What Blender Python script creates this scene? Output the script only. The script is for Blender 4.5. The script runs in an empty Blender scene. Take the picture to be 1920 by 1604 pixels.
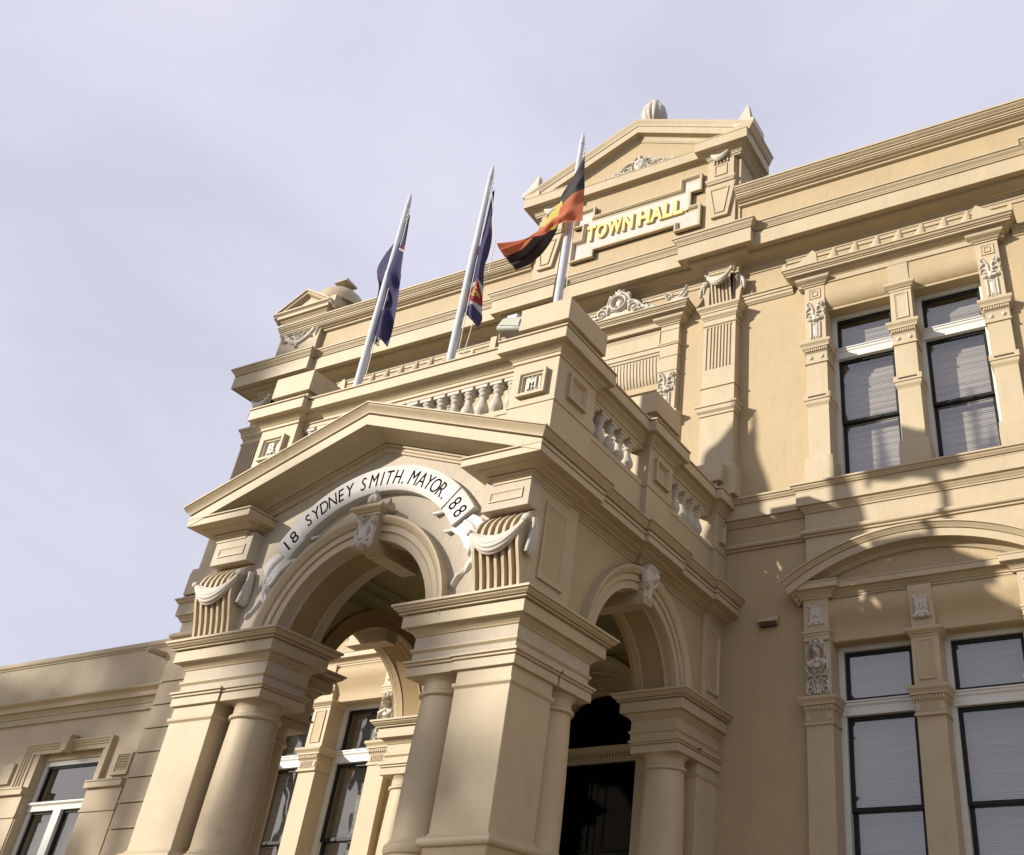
import bpy, bmesh, math, random
import numpy as np
from mathutils import Matrix, Vector
random.seed(7)
R = math.radians
pi = math.pi

# ------------------------------------------------------------------ camera, world, sun, exposure
scene = bpy.context.scene
cam = bpy.data.cameras.new('camera')
cam_ob = bpy.data.objects.new('camera', cam)
scene.collection.objects.link(cam_ob)
cam.sensor_width = 36.0
cam.lens = 1851.647 / 1920 * 36.0
cam.shift_x = -0.19958
cam.shift_y = -0.05149
cam.clip_end = 3000
right = Vector((0.90752659, 0.41891347, 0.03011641))
down = Vector((-0.21332771, 0.52154101, -0.82612727))
fwd = Vector((-0.36178278, 0.7433078, 0.56267818))
m = Matrix((right, -down, -fwd)).transposed().to_4x4()
m.translation = Vector((7.902, -7.5, 1.6))
cam_ob.matrix_world = m
scene.camera = cam_ob

SUN = Vector((-0.83, -1.0, 0.465)).normalized()       # towards the sun
sun = bpy.data.lights.new('sun', 'SUN')
sun.energy = 5.0
sun.angle = R(1.0)
sun.color = (1.0, 0.93, 0.82)
sun_ob = bpy.data.objects.new('sun', sun)
sun_ob.rotation_euler = SUN.to_track_quat('Z', 'Y').to_euler()
sun_ob.location = (-30, -40, 30)
scene.collection.objects.link(sun_ob)

world = bpy.data.worlds.new('World')
scene.world = world
world.use_nodes = True
wt = world.node_tree
wt.nodes.clear()
def wn(t, **k):
    n = wt.nodes.new(t)
    for a, b in k.items():
        setattr(n, a, b)
    return n
sky = wn('ShaderNodeTexSky', sky_type='NISHITA', sun_disc=False)
sky.sun_elevation = math.asin(SUN.z)
sky.sun_rotation = math.atan2(SUN.x, SUN.y)
sky.air_density = 1.0
sky.dust_density = 2.0
tc = wn('ShaderNodeTexCoord')
mp = wn('ShaderNodeMapping')
mp.inputs['Scale'].default_value = (1.0, 1.6, 2.6)
mp.inputs['Rotation'].default_value = (0.2, 0.35, 0.6)
nz = wn('ShaderNodeTexNoise')
nz.inputs['Scale'].default_value = 1.7
nz.inputs['Detail'].default_value = 7
nz.inputs['Roughness'].default_value = 0.52
nz.inputs['Distortion'].default_value = 0.35
cr = wn('ShaderNodeValToRGB')
cr.color_ramp.elements[0].position = 0.36
cr.color_ramp.elements[0].color = (0.78, 0.78, 0.78, 1)
cr.color_ramp.elements[1].position = 0.66
cr.color_ramp.elements[1].color = (0.99, 0.99, 0.99, 1)
mx = wn('ShaderNodeMixRGB')
CLOUD = (6.2, 6.2, 7.3, 1)                         # thin high cloud, lit
mx.inputs[2].default_value = CLOUD
bg = wn('ShaderNodeBackground')
bg.inputs['Strength'].default_value = 0.091
wo = wn('ShaderNodeOutputWorld')
L = wt.links.new
L(tc.outputs['Generated'], mp.inputs[0]); L(mp.outputs[0], nz.inputs['Vector'])
L(nz.outputs['Fac'], cr.inputs[0]); L(cr.outputs[0], mx.inputs[0])
L(sky.outputs[0], mx.inputs[1]); L(mx.outputs[0], bg.inputs[0]); L(bg.outputs[0], wo.inputs[0])

scene.view_settings.view_transform = 'Standard'
scene.view_settings.look = 'None'
scene.view_settings.exposure = 0.43
scene.view_settings.gamma = 1.0
scene.cycles.max_bounces = 8
scene.cycles.transparent_max_bounces = 24

# ------------------------------------------------------------------ materials
def new_mat(name):
    mt = bpy.data.materials.new(name)
    mt.use_nodes = True
    nt = mt.node_tree
    return mt, nt, nt.nodes['Principled BSDF']

def paint(name, col, rough=0.6, bump=0.25, var=0.08, grain=90.0, stain=0.22, stain_col=(0.20, 0.165, 0.11), zlo=None):
    """painted render: fine sandy grain, uneven coat, faint rain streaks"""
    mt, nt, b = new_mat(name)
    N = nt.nodes.new; K = nt.links.new
    t = N('ShaderNodeTexCoord')
    n1 = N('ShaderNodeTexNoise'); n1.inputs['Scale'].default_value = 1.3; n1.inputs['Detail'].default_value = 6; n1.inputs['Roughness'].default_value = 0.65
    K(t.outputs['Object'], n1.inputs['Vector'])
    mr = N('ShaderNodeMapRange'); mr.inputs[1].default_value = 0.3; mr.inputs[2].default_value = 0.7
    mr.inputs[3].default_value = 1 - var; mr.inputs[4].default_value = 1 + var
    K(n1.outputs['Fac'], mr.inputs[0])
    mul = N('ShaderNodeMixRGB'); mul.blend_type = 'MULTIPLY'; mul.inputs[0].default_value = 1
    mul.inputs[1].default_value = (*col, 1); K(mr.outputs[0], mul.inputs[2])
    # streaks: noise stretched along z
    m2 = N('ShaderNodeMapping'); m2.inputs['Scale'].default_value = (9, 9, 0.9)
    K(t.outputs['Object'], m2.inputs[0])
    n2 = N('ShaderNodeTexNoise'); n2.inputs['Scale'].default_value = 1.0; n2.inputs['Detail'].default_value = 8; n2.inputs['Roughness'].default_value = 0.7
    K(m2.outputs[0], n2.inputs['Vector'])
    r2 = N('ShaderNodeMapRange'); r2.inputs[1].default_value = 0.53; r2.inputs[2].default_value = 0.78
    r2.inputs[3].default_value = 0; r2.inputs[4].default_value = stain
    K(n2.outputs['Fac'], r2.inputs[0])
    ms = N('ShaderNodeMixRGB'); ms.inputs[2].default_value = (*stain_col, 1)
    K(r2.outputs[0], ms.inputs[0]); K(mul.outputs[0], ms.inputs[1])
    # upward faces collect grime
    ge = N('ShaderNodeNewGeometry'); sx = N('ShaderNodeSeparateXYZ'); K(ge.outputs['Normal'], sx.inputs[0])
    r3 = N('ShaderNodeMapRange'); r3.inputs[1].default_value = 0.3; r3.inputs[2].default_value = 0.95; r3.inputs[3].default_value = 0; r3.inputs[4].default_value = 0.35
    K(sx.outputs['Z'], r3.inputs[0])
    n5 = N('ShaderNodeTexNoise'); n5.inputs['Scale'].default_value = 6; n5.inputs['Detail'].default_value = 5; K(t.outputs['Object'], n5.inputs['Vector'])
    mm = N('ShaderNodeMath'); mm.operation = 'MULTIPLY'; K(r3.outputs[0], mm.inputs[0]); K(n5.outputs['Fac'], mm.inputs[1])
    mg = N('ShaderNodeMixRGB'); mg.inputs[2].default_value = (0.16, 0.135, 0.10, 1); K(mm.outputs[0], mg.inputs[0]); K(ms.outputs[0], mg.inputs[1])
    vo = N('ShaderNodeTexVoronoi'); vo.feature = 'DISTANCE_TO_EDGE'; vo.inputs['Scale'].default_value = 0.9
    nd = N('ShaderNodeTexNoise'); nd.inputs['Scale'].default_value = 5; nd.inputs['Detail'].default_value = 6; K(t.outputs['Object'], nd.inputs['Vector'])
    wv = N('ShaderNodeMixRGB'); wv.blend_type = 'ADD'; wv.inputs[0].default_value = .16; K(t.outputs['Object'], wv.inputs[1]); K(nd.outputs['Color'], wv.inputs[2]); K(wv.outputs[0], vo.inputs['Vector'])
    c1_ = N('ShaderNodeMapRange'); c1_.inputs[1].default_value = 0.0; c1_.inputs[2].default_value = 0.006; c1_.inputs[3].default_value = 1; c1_.inputs[4].default_value = 0; K(vo.outputs['Distance'], c1_.inputs[0])
    c2_ = N('ShaderNodeMapRange'); c2_.inputs[1].default_value = 0.50; c2_.inputs[2].default_value = 0.62; c2_.inputs[3].default_value = 0; c2_.inputs[4].default_value = 0.16; K(n1.outputs['Fac'], c2_.inputs[0])
    c3_ = N('ShaderNodeMath'); c3_.operation = 'MULTIPLY'; K(c1_.outputs[0], c3_.inputs[0]); K(c2_.outputs[0], c3_.inputs[1])
    mc = N('ShaderNodeMixRGB'); mc.inputs[2].default_value = (0.10, 0.08, 0.055, 1); K(c3_.outputs[0], mc.inputs[0]); K(mg.outputs[0], mc.inputs[1])
    K(mc.outputs[0], b.inputs['Base Color'])
    b.inputs['Roughness'].default_value = rough
    b.inputs['Specular IOR Level'].default_value = 0.35
    n3 = N('ShaderNodeTexNoise'); n3.inputs['Scale'].default_value = grain; n3.inputs['Detail'].default_value = 4
    K(t.outputs['Object'], n3.inputs['Vector'])
    n4 = N('ShaderNodeTexNoise'); n4.inputs['Scale'].default_value = 7; n4.inputs['Detail'].default_value = 3
    K(t.outputs['Object'], n4.inputs['Vector'])
    ad = N('ShaderNodeMath'); ad.operation = 'MULTIPLY_ADD'; ad.inputs[1].default_value = 5.0
    K(n4.outputs['Fac'], ad.inputs[0]); K(n3.outputs['Fac'], ad.inputs[2])
    bp = N('ShaderNodeBump'); bp.inputs['Strength'].default_value = bump; bp.inputs['Distance'].default_value = 0.004
    K(ad.outputs[0], bp.inputs['Height'])
    K(bp.outputs[0], b.inputs['Normal'])
    return mt

def plain(name, col, rough=0.5, metal=0.0, bump=0.0, scale=60, var=0.0):
    mt, nt, b = new_mat(name)
    N = nt.nodes.new; K = nt.links.new
    b.inputs['Base Color'].default_value = (*col, 1)
    b.inputs['Roughness'].default_value = rough
    b.inputs['Metallic'].default_value = metal
    t = N('ShaderNodeTexCoord')
    n = N('ShaderNodeTexNoise'); n.inputs['Scale'].default_value = scale; n.inputs['Detail'].default_value = 4
    K(t.outputs['Object'], n.inputs['Vector'])
    if bump:
        bp = N('ShaderNodeBump'); bp.inputs['Strength'].default_value = bump; bp.inputs['Distance'].default_value = 0.003
        K(n.outputs['Fac'], bp.inputs['Height']); K(bp.outputs[0], b.inputs['Normal'])
    if var:
        mr = N('ShaderNodeMapRange'); mr.inputs[3].default_value = 1 - var; mr.inputs[4].default_value = 1 + var
        K(n.outputs['Fac'], mr.inputs[0])
        mul = N('ShaderNodeMixRGB'); mul.blend_type = 'MULTIPLY'; mul.inputs[0].default_value = 1
        mul.inputs[1].default_value = (*col, 1); K(mr.outputs[0], mul.inputs[2]); K(mul.outputs[0], b.inputs['Base Color'])
    return mt

TRIM = paint('cream_trim_paint', (0.425, 0.345, 0.225), 0.55, 0.22)
WALL = paint('tan_wall_paint', (0.395, 0.305, 0.178), 0.65, 0.30, var=0.06)
STUC = paint('pebbled_cream_render', (0.43, 0.37, 0.285), 0.7, 0.75, grain=55, stain=0.18)
ORN = paint('off_white_ornament_paint', (0.48, 0.44, 0.37), 0.55, 0.30, grain=70, stain=0.12)
WHITE = paint('white_banner_paint', (0.57, 0.55, 0.51), 0.5, 0.15, stain=0.06)
PLAQ = paint('pale_plaque_paint', (0.49, 0.445, 0.405), 0.6, 0.15, stain=0.05)
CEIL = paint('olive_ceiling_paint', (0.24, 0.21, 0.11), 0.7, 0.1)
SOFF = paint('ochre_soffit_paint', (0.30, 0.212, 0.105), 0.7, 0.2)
FRAME = plain('white_frame_paint', (0.56, 0.56, 0.53), 0.35, var=0.04)
SASH = plain('dark_green_sash_paint', (0.010, 0.012, 0.010), 0.45)
SASH.node_tree.nodes['Principled BSDF'].inputs['Specular IOR Level'].default_value = 0.2
BLIND = plain('grey_blind', (0.23, 0.23, 0.21), 0.6)
BLIND2 = plain('brown_blind', (0.36, 0.315, 0.29), 0.6)
GOLD = plain('gold_lettering', (0.68, 0.53, 0.19), 0.5, 0.0, 0.2)
BLACK = plain('black_lettering', (0.006, 0.006, 0.006), 0.95)
BLACK.node_tree.nodes['Principled BSDF'].inputs['Specular IOR Level'].default_value = 0.05
POLE = plain('white_pole_paint', (0.50, 0.51, 0.54), 0.3, var=0.03)
STEEL = plain('steel', (0.45, 0.45, 0.45), 0.35, 0.9)
DARKI = plain('dark_interior', (0.012, 0.010, 0.009), 0.8)
DOORM = plain('dark_door_paint', (0.0022, 0.0018, 0.0015), 0.85)
DOORM.node_tree.nodes['Principled BSDF'].inputs['Specular IOR Level'].default_value = 0.03
ROPE = plain('white_rope', (0.65, 0.64, 0.6), 0.8)
LAMPB = plain('pale_lamp_housing', (0.34, 0.345, 0.31), 0.45)
LAMPD = plain('dark_lamp_hood', (0.10, 0.11, 0.105), 0.5)
SLOT = plain('shadow_gap', (0.06, 0.045, 0.03), 0.9)

def glass_mat():
    mt = bpy.data.materials.new('window_glass'); mt.use_nodes = True
    nt = mt.node_tree; nt.nodes.clear()
    N = nt.nodes.new; K = nt.links.new
    o = N('ShaderNodeOutputMaterial'); mixs = N('ShaderNodeMixShader'); tr = N('ShaderNodeBsdfTransparent'); gl = N('ShaderNodeBsdfGlossy')
    gl.inputs['Roughness'].default_value = 0.015
    tr.inputs['Color'].default_value = (0.93, 0.95, 0.93, 1)
    fr = N('ShaderNodeLayerWeight'); fr.inputs['Blend'].default_value = 0.5
    pw = N('ShaderNodeMath'); pw.operation = 'POWER'; pw.inputs[1].default_value = 2.6; K(fr.outputs['Facing'], pw.inputs[0])
    ad = N('ShaderNodeMath'); ad.operation = 'MULTIPLY_ADD'; ad.inputs[1].default_value = 0.8; ad.inputs[2].default_value = 0.20
    t = N('ShaderNodeTexCoord'); n = N('ShaderNodeTexNoise'); n.inputs['Scale'].default_value = 1.1; n.inputs['Detail'].default_value = 2
    bp = N('ShaderNodeBump'); bp.inputs['Strength'].default_value = 0.25; bp.inputs['Distance'].default_value = 0.02
    K(t.outputs['Object'], n.inputs['Vector']); K(n.outputs['Fac'], bp.inputs['Height']); K(bp.outputs[0], gl.inputs['Normal'])
    K(pw.outputs[0], ad.inputs[0]); K(ad.outputs[0], mixs.inputs[0]); K(tr.outputs[0], mixs.inputs[1]); K(gl.outputs[0], mixs.inputs[2]); K(mixs.outputs[0], o.inputs[0])
    return mt
GLASS = glass_mat()

# ------------------------------------------------------------------ objects
COL = scene.collection
def thing(name, label, cat, loc=(0, 0, 0), group=None):
    o = bpy.data.objects.new(name, None); COL.objects.link(o)
    o.location = loc; o['label'] = label; o['category'] = cat
    if group: o['group'] = group
    return o
def tag(o, label, cat, group=None, kind=None):
    if label: o['label'] = label
    if cat: o['category'] = cat
    if group: o['group'] = group
    if kind: o['kind'] = kind
    return o

class MB:
    """collects faces; build() links them as one mesh object"""
    def __init__(s):
        s.v = []; s.f = []
    def add(s, vs, fs):
        o = len(s.v); s.v += [tuple(p) for p in vs]; s.f += [tuple(i + o for i in f) for f in fs]; return s
    def box(s, x0, x1, y0, y1, z0, z1):
        vs = [(x, y, z) for z in (z0, z1) for y in (y0, y1) for x in (x0, x1)]
        return s.add(vs, [(0, 2, 3, 1), (4, 5, 7, 6), (0, 1, 5, 4), (2, 6, 7, 3), (0, 4, 6, 2), (1, 3, 7, 5)])
    def prism(s, pts, fn, a, b):
        """polygon pts (p,q) extruded from a to b; fn(p,q,t)->xyz"""
        n = len(pts)
        vs = [fn(p, q, a) for p, q in pts] + [fn(p, q, b) for p, q in pts]
        fs = [tuple(range(n - 1, -1, -1)), tuple(range(n, 2 * n))] + [(i, (i + 1) % n, n + (i + 1) % n, n + i) for i in range(n)]
        return s.add(vs, fs)
    def sweep(s, path, prof, fn, closed=False, vert_ends=False, side=1):
        """profile (u,v) swept along a plane path (a,b); u is offset to the side, fn(a,b,v)->xyz"""
        P = [Vector(p) for p in path]; n = len(P); m_ = len(prof)
        offs = []
        for i in range(n):
            d0 = (P[i] - P[i - 1]).normalized() if (i > 0 or closed) else None
            d1 = (P[(i + 1) % n] - P[i]).normalized() if (i < n - 1 or closed) else None
            if d0 is None: d0 = d1 if not vert_ends else None
            if d1 is None: d1 = d0 if not vert_ends else None
            if d0 is None or d1 is None:
                d = d1 or d0
                nn = Vector((-d.y, d.x)) * side
                o = Vector((0, 1)) / nn.y
            else:
                n0 = Vector((-d0.y, d0.x)) * side; n1 = Vector((-d1.y, d1.x)) * side
                o = (n0 + n1)
                o = o / max(0.15, (1 + n0.dot(n1)))
            offs.append(o)
        vs = []
        for i in range(n):
            for u, v in prof:
                q = P[i] + offs[i] * u
                vs.append(fn(q.x, q.y, v))
        fs = []
        for i in range(n if closed else n - 1):
            a = i * m_; b = ((i + 1) % n) * m_
            for j in range(m_):
                k = (j + 1) % m_
                fs.append((a + j, a + k, b + k, b + j))
        if not closed:
            fs.append(tuple(range(m_ - 1, -1, -1))); fs.append(tuple((n - 1) * m_ + j for j in range(m_)))
        return s.add(vs, fs)
    def lathe(s, prof, cx, cy, seg=24, cap=True):
        """prof [(r,z)] bottom to top"""
        o = []; n = len(prof)
        for r, z in prof:
            for k in range(seg):
                a = 2 * pi * k / seg
                o.append((cx + r * math.cos(a), cy + r * math.sin(a), z))
        fs = []
        for i in range(n - 1):
            for k in range(seg):
                k2 = (k + 1) % seg
                fs.append((i * seg + k, i * seg + k2, (i + 1) * seg + k2, (i + 1) * seg + k))
        if cap:
            fs.append(tuple(range(seg - 1, -1, -1))); fs.append(tuple((n - 1) * seg + k for k in range(seg)))
        return s.add(o, fs)
    def tube(s, pts, r, seg=8, r1=None):
        pts = [Vector(p) for p in pts]; n = len(pts); vs = []
        for i, p in enumerate(pts):
            d = (pts[min(i + 1, n - 1)] - pts[max(i - 1, 0)]).normalized()
            a = d.cross(Vector((0.31, 0.2, 0.93))); a.normalize(); b = d.cross(a)
            rr = r if r1 is None else r + (r1 - r) * i / (n - 1)
            for k in range(seg):
                t = 2 * pi * k / seg
                vs.append(p + (a * math.cos(t) + b * math.sin(t)) * rr)
        fs = [(i * seg + k, i * seg + (k + 1) % seg, (i + 1) * seg + (k + 1) % seg, (i + 1) * seg + k) for i in range(n - 1) for k in range(seg)]
        fs += [tuple(range(seg - 1, -1, -1)), tuple((n - 1) * seg + k for k in range(seg))]
        return s.add(vs, fs)
    def mesh(s, name, mat, smooth=None, origin=(0, 0, 0), recalc=True):
        me = bpy.data.meshes.new(name)
        ox, oy, oz = origin
        me.from_pydata([(x - ox, y - oy, z - oz) for x, y, z in s.v], [], s.f)
        bm = bmesh.new(); bm.from_mesh(me)
        if mat is not GLASS: bmesh.ops.recalc_face_normals(bm, faces=bm.faces)
        bm.to_mesh(me); bm.free()
        me.materials.append(mat)
        if smooth is not None:
            me.shade_smooth() if hasattr(me, 'shade_smooth') else None
            try: me.set_sharp_from_angle(angle=R(smooth))
            except Exception: pass
        return me
    def build(s, name, mat, parent=None, smooth=35, bevel=0.0, origin=(0, 0, 0), label=None):
        me = s.mesh(name, mat, smooth, origin)
        o = bpy.data.objects.new(name, me); COL.objects.link(o)
        if parent is not None: o.parent = parent
        if bevel:
            md = o.modifiers.new('bevel', 'BEVEL'); md.width = bevel; md.segments = 2; md.limit_method = 'ANGLE'; md.angle_limit = R(38)
            md.harden_normals = False
        if label: o['label'] = label
        return o

def copyo(o, loc, parent):
    c = o.copy(); COL.objects.link(c); c.parent = parent; c.location = loc
    return c

plan = lambda a, b, v: (a, b, v)                       # sweep in plan, v = height
def elev(y0, x0=0): return lambda a, b, v: (x0 + a, y0 - v, b)   # sweep in a front elevation, v = projection
def sidex(x0, sg=1): return lambda a, b, v: (x0 + sg * v, a, b)  # sweep in a side elevation at x0

def prof(items, back=-0.04):
    """classical profile from top to bottom; items: (kind, out, z)"""
    pts = []; last = None
    for it in items:
        k, o, z = it
        if last is None or k == 'l':
            pts.append((o, z))
        else:
            o0, z0 = last; n = 7
            for i in range(1, n + 1):
                t = i / n
                if k == 's': w = t; oo = o0 + (o - o0) * (0.5 - 0.5 * math.cos(pi * w)); zz = z0 + (z - z0) * w
                elif k == 'r': oo = o0 + (o - o0) * w_(t); zz = z0 + (z - z0) * (0.5 - 0.5 * math.cos(pi * t))
                elif k == 'q': a = t * pi / 2; oo = o + (o0 - o) * math.cos(a); zz = z0 + (z - z0) * math.sin(a)
                elif k == 'c': a = t * pi / 2; oo = o0 + (o - o0) * math.sin(a); zz = z0 + (z - z0) * (1 - math.cos(a))
                elif k == 't': a = t * pi; oo = o0 + (o - o0) * t + math.sin(a) * abs(z - z0) * 0.5; zz = z0 + (z - z0) * (0.5 - 0.5 * math.cos(a))
                pts.append((oo, zz))
        last = (o, z)
    return [(back, pts[0][1])] + pts + [(back, pts[-1][1])]
def w_(t): return t
def Q(o, z, d=.022, h=.013): return [('l', o - d, z), ('l', o - d, z - h)]
def shiftp(p, do=0, dz=0): return [(u + do, v + dz) for u, v in p]
def mir(path, ax=0.0): return [(2 * ax - a, b) for a, b in reversed(path)]
def arc(cx, cz, r, a0, a1, n):
    return [(cx + r * math.cos(R(a0 + (a1 - a0) * i / n)), cz + r * math.sin(R(a0 + (a1 - a0) * i / n))) for i in range(n + 1)]

def frame_rect(mb, x0, x1, z0, z1, y, w, out, fn=None, prof_=None):
    """rectangular moulded frame, proud of plane y by out"""
    f = fn or elev(y)
    p = prof_ or [(0, -0.01), (0, out), (-w * 0.45, out), (-w * 0.6, out * 0.45), (-w, out * 0.35), (-w, -0.01)]
    mb.sweep([(x0, z0), (x0, z1), (x1, z1), (x1, z0)], p, f, closed=True)
    return mb

def plate(mb, pts, y0, y1): return mb.prism(pts, lambda p, q, t: (p, t, q), y0, y1)

# relief: heights from strokes and blobs on a grid -> a carved ornament mesh
def relief(strokes, blobs, bounds, res=0.008, cuts=(), fn=None, base=0.0, curve=None, blur=2):
    u0, u1, v0, v1 = bounds
    nu = int((u1 - u0) / res) + 1; nv = int((v1 - v0) / res) + 1
    U, V = np.meshgrid(np.linspace(u0, u1, nu), np.linspace(v0, v1, nv))
    H = np.zeros_like(U)
    for st in strokes:
        pts, r0, r1, h = st[:4]
        n = len(pts)
        for i in range(n - 1):
            (ax, ay), (bx, by) = pts[i], pts[i + 1]
            dx, dy = bx - ax, by - ay; L2 = dx * dx + dy * dy + 1e-12
            t = np.clip(((U - ax) * dx + (V - ay) * dy) / L2, 0, 1)
            d = np.hypot(U - ax - t * dx, V - ay - t * dy)
            g = (i + t) / (n - 1)
            r = r0 + (r1 - r0) * g
            hh = h * np.sqrt(np.clip(1 - (d / r) ** 2, 0, 1)) * (0.45 + 0.55 * r / max(r0, r1))
            H = np.maximum(H, hh)
    for (bx, by, ru, rv, h) in blobs:
        d = ((U - bx) / ru) ** 2 + ((V - by) / rv) ** 2
        H = np.maximum(H, h * np.sqrt(np.clip(1 - d, 0, 1)))
    for (pts, r, dep) in cuts:
        n = len(pts)
        for i in range(max(1, n - 1)):
            (ax, ay), (bx, by) = pts[i], pts[min(i + 1, n - 1)]
            dx, dy = bx - ax, by - ay; L2 = dx * dx + dy * dy + 1e-12
            t = np.clip(((U - ax) * dx + (V - ay) * dy) / L2, 0, 1)
            d = np.hypot(U - ax - t * dx, V - ay - t * dy)
            k = np.clip(1 - (d / r) ** 2, 0, 1)
            H = np.where(H > 0, np.maximum(H - dep * k, 0.004), H)
    for _ in range(blur):                             # soften the carving like old paint does
        Hp = np.pad(H, 1); W = (Hp[:-2, 1:-1] + Hp[2:, 1:-1] + Hp[1:-1, :-2] + Hp[1:-1, 2:] + 2 * Hp[1:-1, 1:-1]) / 6
        H = np.where(H > 0.002, W, H)
    M = H > 0.002
    cell = (M[:-1, :-1].astype(int) + M[1:, :-1] + M[:-1, 1:] + M[1:, 1:]) >= 1
    Hh = np.where(M, H + base, -0.006)
    mb = MB(); idx = {}
    f = fn or (lambda u, v, h: (u, -h, v))
    for j, i in zip(*np.nonzero(cell)):
        q = []
        for (a, b) in ((j, i), (j, i + 1), (j + 1, i + 1), (j + 1, i)):
            if (a, b) not in idx:
                idx[(a, b)] = len(mb.v); mb.v.append(f(float(U[a, b]), float(V[a, b]), float(Hh[a, b])))
            q.append(idx[(a, b)])
        mb.f.append(tuple(q))
    return mb
def spiral(cx, cy, r0, r1, a0, turns, n=22):
    return [(cx + (r0 + (r1 - r0) * i / n) * math.cos(R(a0 + 360 * turns * i / n)), cy + (r0 + (r1 - r0) * i / n) * math.sin(R(a0 + 360 * turns * i / n))) for i in range(n + 1)]
def bez(p0, p1, p2, n=10):
    return [((1 - t) ** 2 * p0[0] + 2 * t * (1 - t) * p1[0] + t * t * p2[0], (1 - t) ** 2 * p0[1] + 2 * t * (1 - t) * p1[1] + t * t * p2[1]) for t in [i / n for i in range(n + 1)]]
def sm_build(mb, name, mat, parent, loc=(0, 0, 0), label=None):
    o = mb.build(name, mat, parent, smooth=70, label=label)
    o.location = loc
    return o

def text_mb(s, size, ext, bold=0.0, shear=0.0):
    cu = bpy.data.curves.new('t', 'FONT'); cu.body = s; cu.size = size; cu.extrude = ext; cu.offset = bold; cu.shear = shear
    cu.resolution_u = 4
    ob = bpy.data.objects.new('t', cu); COL.objects.link(ob)
    dg = bpy.context.evaluated_depsgraph_get(); dg.update()
    me = bpy.data.meshes.new_from_object(ob.evaluated_get(dg))
    mb = MB(); mb.v = [tuple(v.co) for v in me.vertices]; mb.f = [tuple(p.vertices) for p in me.polygons]
    bpy.data.objects.remove(ob); bpy.data.curves.remove(cu); bpy.data.meshes.remove(me)
    return mb
def bbox(vs):
    a = np.array(vs); return a.min(0), a.max(0)

# ------------------------------------------------------------------ ground
def ground():
    mt, nt, b = new_mat('asphalt'); N = nt.nodes.new; K = nt.links.new
    t = N('ShaderNodeTexCoord'); n = N('ShaderNodeTexNoise'); n.inputs['Scale'].default_value = 0.8; n.inputs['Detail'].default_value = 8
    r = N('ShaderNodeValToRGB'); r.color_ramp.elements[0].color = (0.05, 0.05, 0.05, 1); r.color_ramp.elements[1].color = (0.09, 0.088, 0.084, 1)
    K(t.outputs['Object'], n.inputs['Vector']); K(n.outputs['Fac'], r.inputs[0]); K(r.outputs[0], b.inputs['Base Color']); b.inputs['Roughness'].default_value = 0.9
    tag(MB().add([(-1500, -1500, 0), (1500, -1500, 0), (1500, 1500, 0), (-1500, 1500, 0)], [(0, 1, 2, 3)]).build('ground', mt, smooth=None), None, None, kind='structure')
    pv = plain('warm_bounce_paving', (0.32, 0.235, 0.135), 0.85, bump=0.3, scale=8, var=0.12)  # unseen sand brick, coloured warm to bounce light onto shaded faces
    tag(MB().box(-26, 26, -8.6, 4.4, -0.1, 0.12).build('forecourt_paving', pv, smooth=None, bevel=0.01), None, None, kind='structure')
    gr = plain('lawn_grass', (0.06, 0.09, 0.025), 0.9, bump=0.5, scale=30, var=0.3)
    tag(MB().add([(-60, -60, 0.004), (60, -60, 0.004), (60, -18, 0.004), (-60, -18, 0.004)], [(0, 1, 2, 3)]).build('lawn', gr, smooth=None), None, None, kind='structure')
ground()

HALL = thing('town_hall', 'cream and tan two storey town hall with arched entrance porch, balustrade and gold lettered gable', 'building')
AX = 0.15                      # axis of the facade; the porch sits on x = 0
YW = 4.6                       # facade plane
def flip(a): return 2 * AX - a

# ------------------------------------------------------------------ masses and walls
def holes_wall(mb, x0, x1, z0, z1, holes, y0, y1):
    xs = sorted({x0, x1, *[h[0] for h in holes], *[h[1] for h in holes]}); zs = sorted({z0, z1, *[h[2] for h in holes], *[h[3] for h in holes]})
    def solid(i, j):
        if i < 0 or j < 0 or i >= len(xs) - 1 or j >= len(zs) - 1: return False
        cx = (xs[i] + xs[i + 1]) / 2; cz = (zs[j] + zs[j + 1]) / 2
        return not any(h[0] < cx < h[1] and h[2] < cz < h[3] for h in holes)
    vid = {}
    def V(i, j, k):
        key = (i, j, k)
        if key not in vid:
            vid[key] = len(mb.v); mb.v.append((xs[i], (y0, y1)[k], zs[j]))
        return vid[key]
    for i in range(len(xs) - 1):
        for j in range(len(zs) - 1):
            if not solid(i, j): continue
            mb.f.append((V(i, j, 0), V(i + 1, j, 0), V(i + 1, j + 1, 0), V(i, j + 1, 0)))
            mb.f.append((V(i, j, 1), V(i, j + 1, 1), V(i + 1, j + 1, 1), V(i + 1, j, 1)))
            if not solid(i - 1, j): mb.f.append((V(i, j, 0), V(i, j + 1, 0), V(i, j + 1, 1), V(i, j, 1)))
            if not solid(i + 1, j): mb.f.append((V(i + 1, j, 0), V(i + 1, j, 1), V(i + 1, j + 1, 1), V(i + 1, j + 1, 0)))
            if not solid(i, j - 1): mb.f.append((V(i, j, 0), V(i, j, 1), V(i + 1, j, 1), V(i + 1, j, 0)))
            if not solid(i, j + 1): mb.f.append((V(i, j + 1, 0), V(i + 1, j + 1, 0), V(i + 1, j + 1, 1), V(i, j + 1, 1)))

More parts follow.
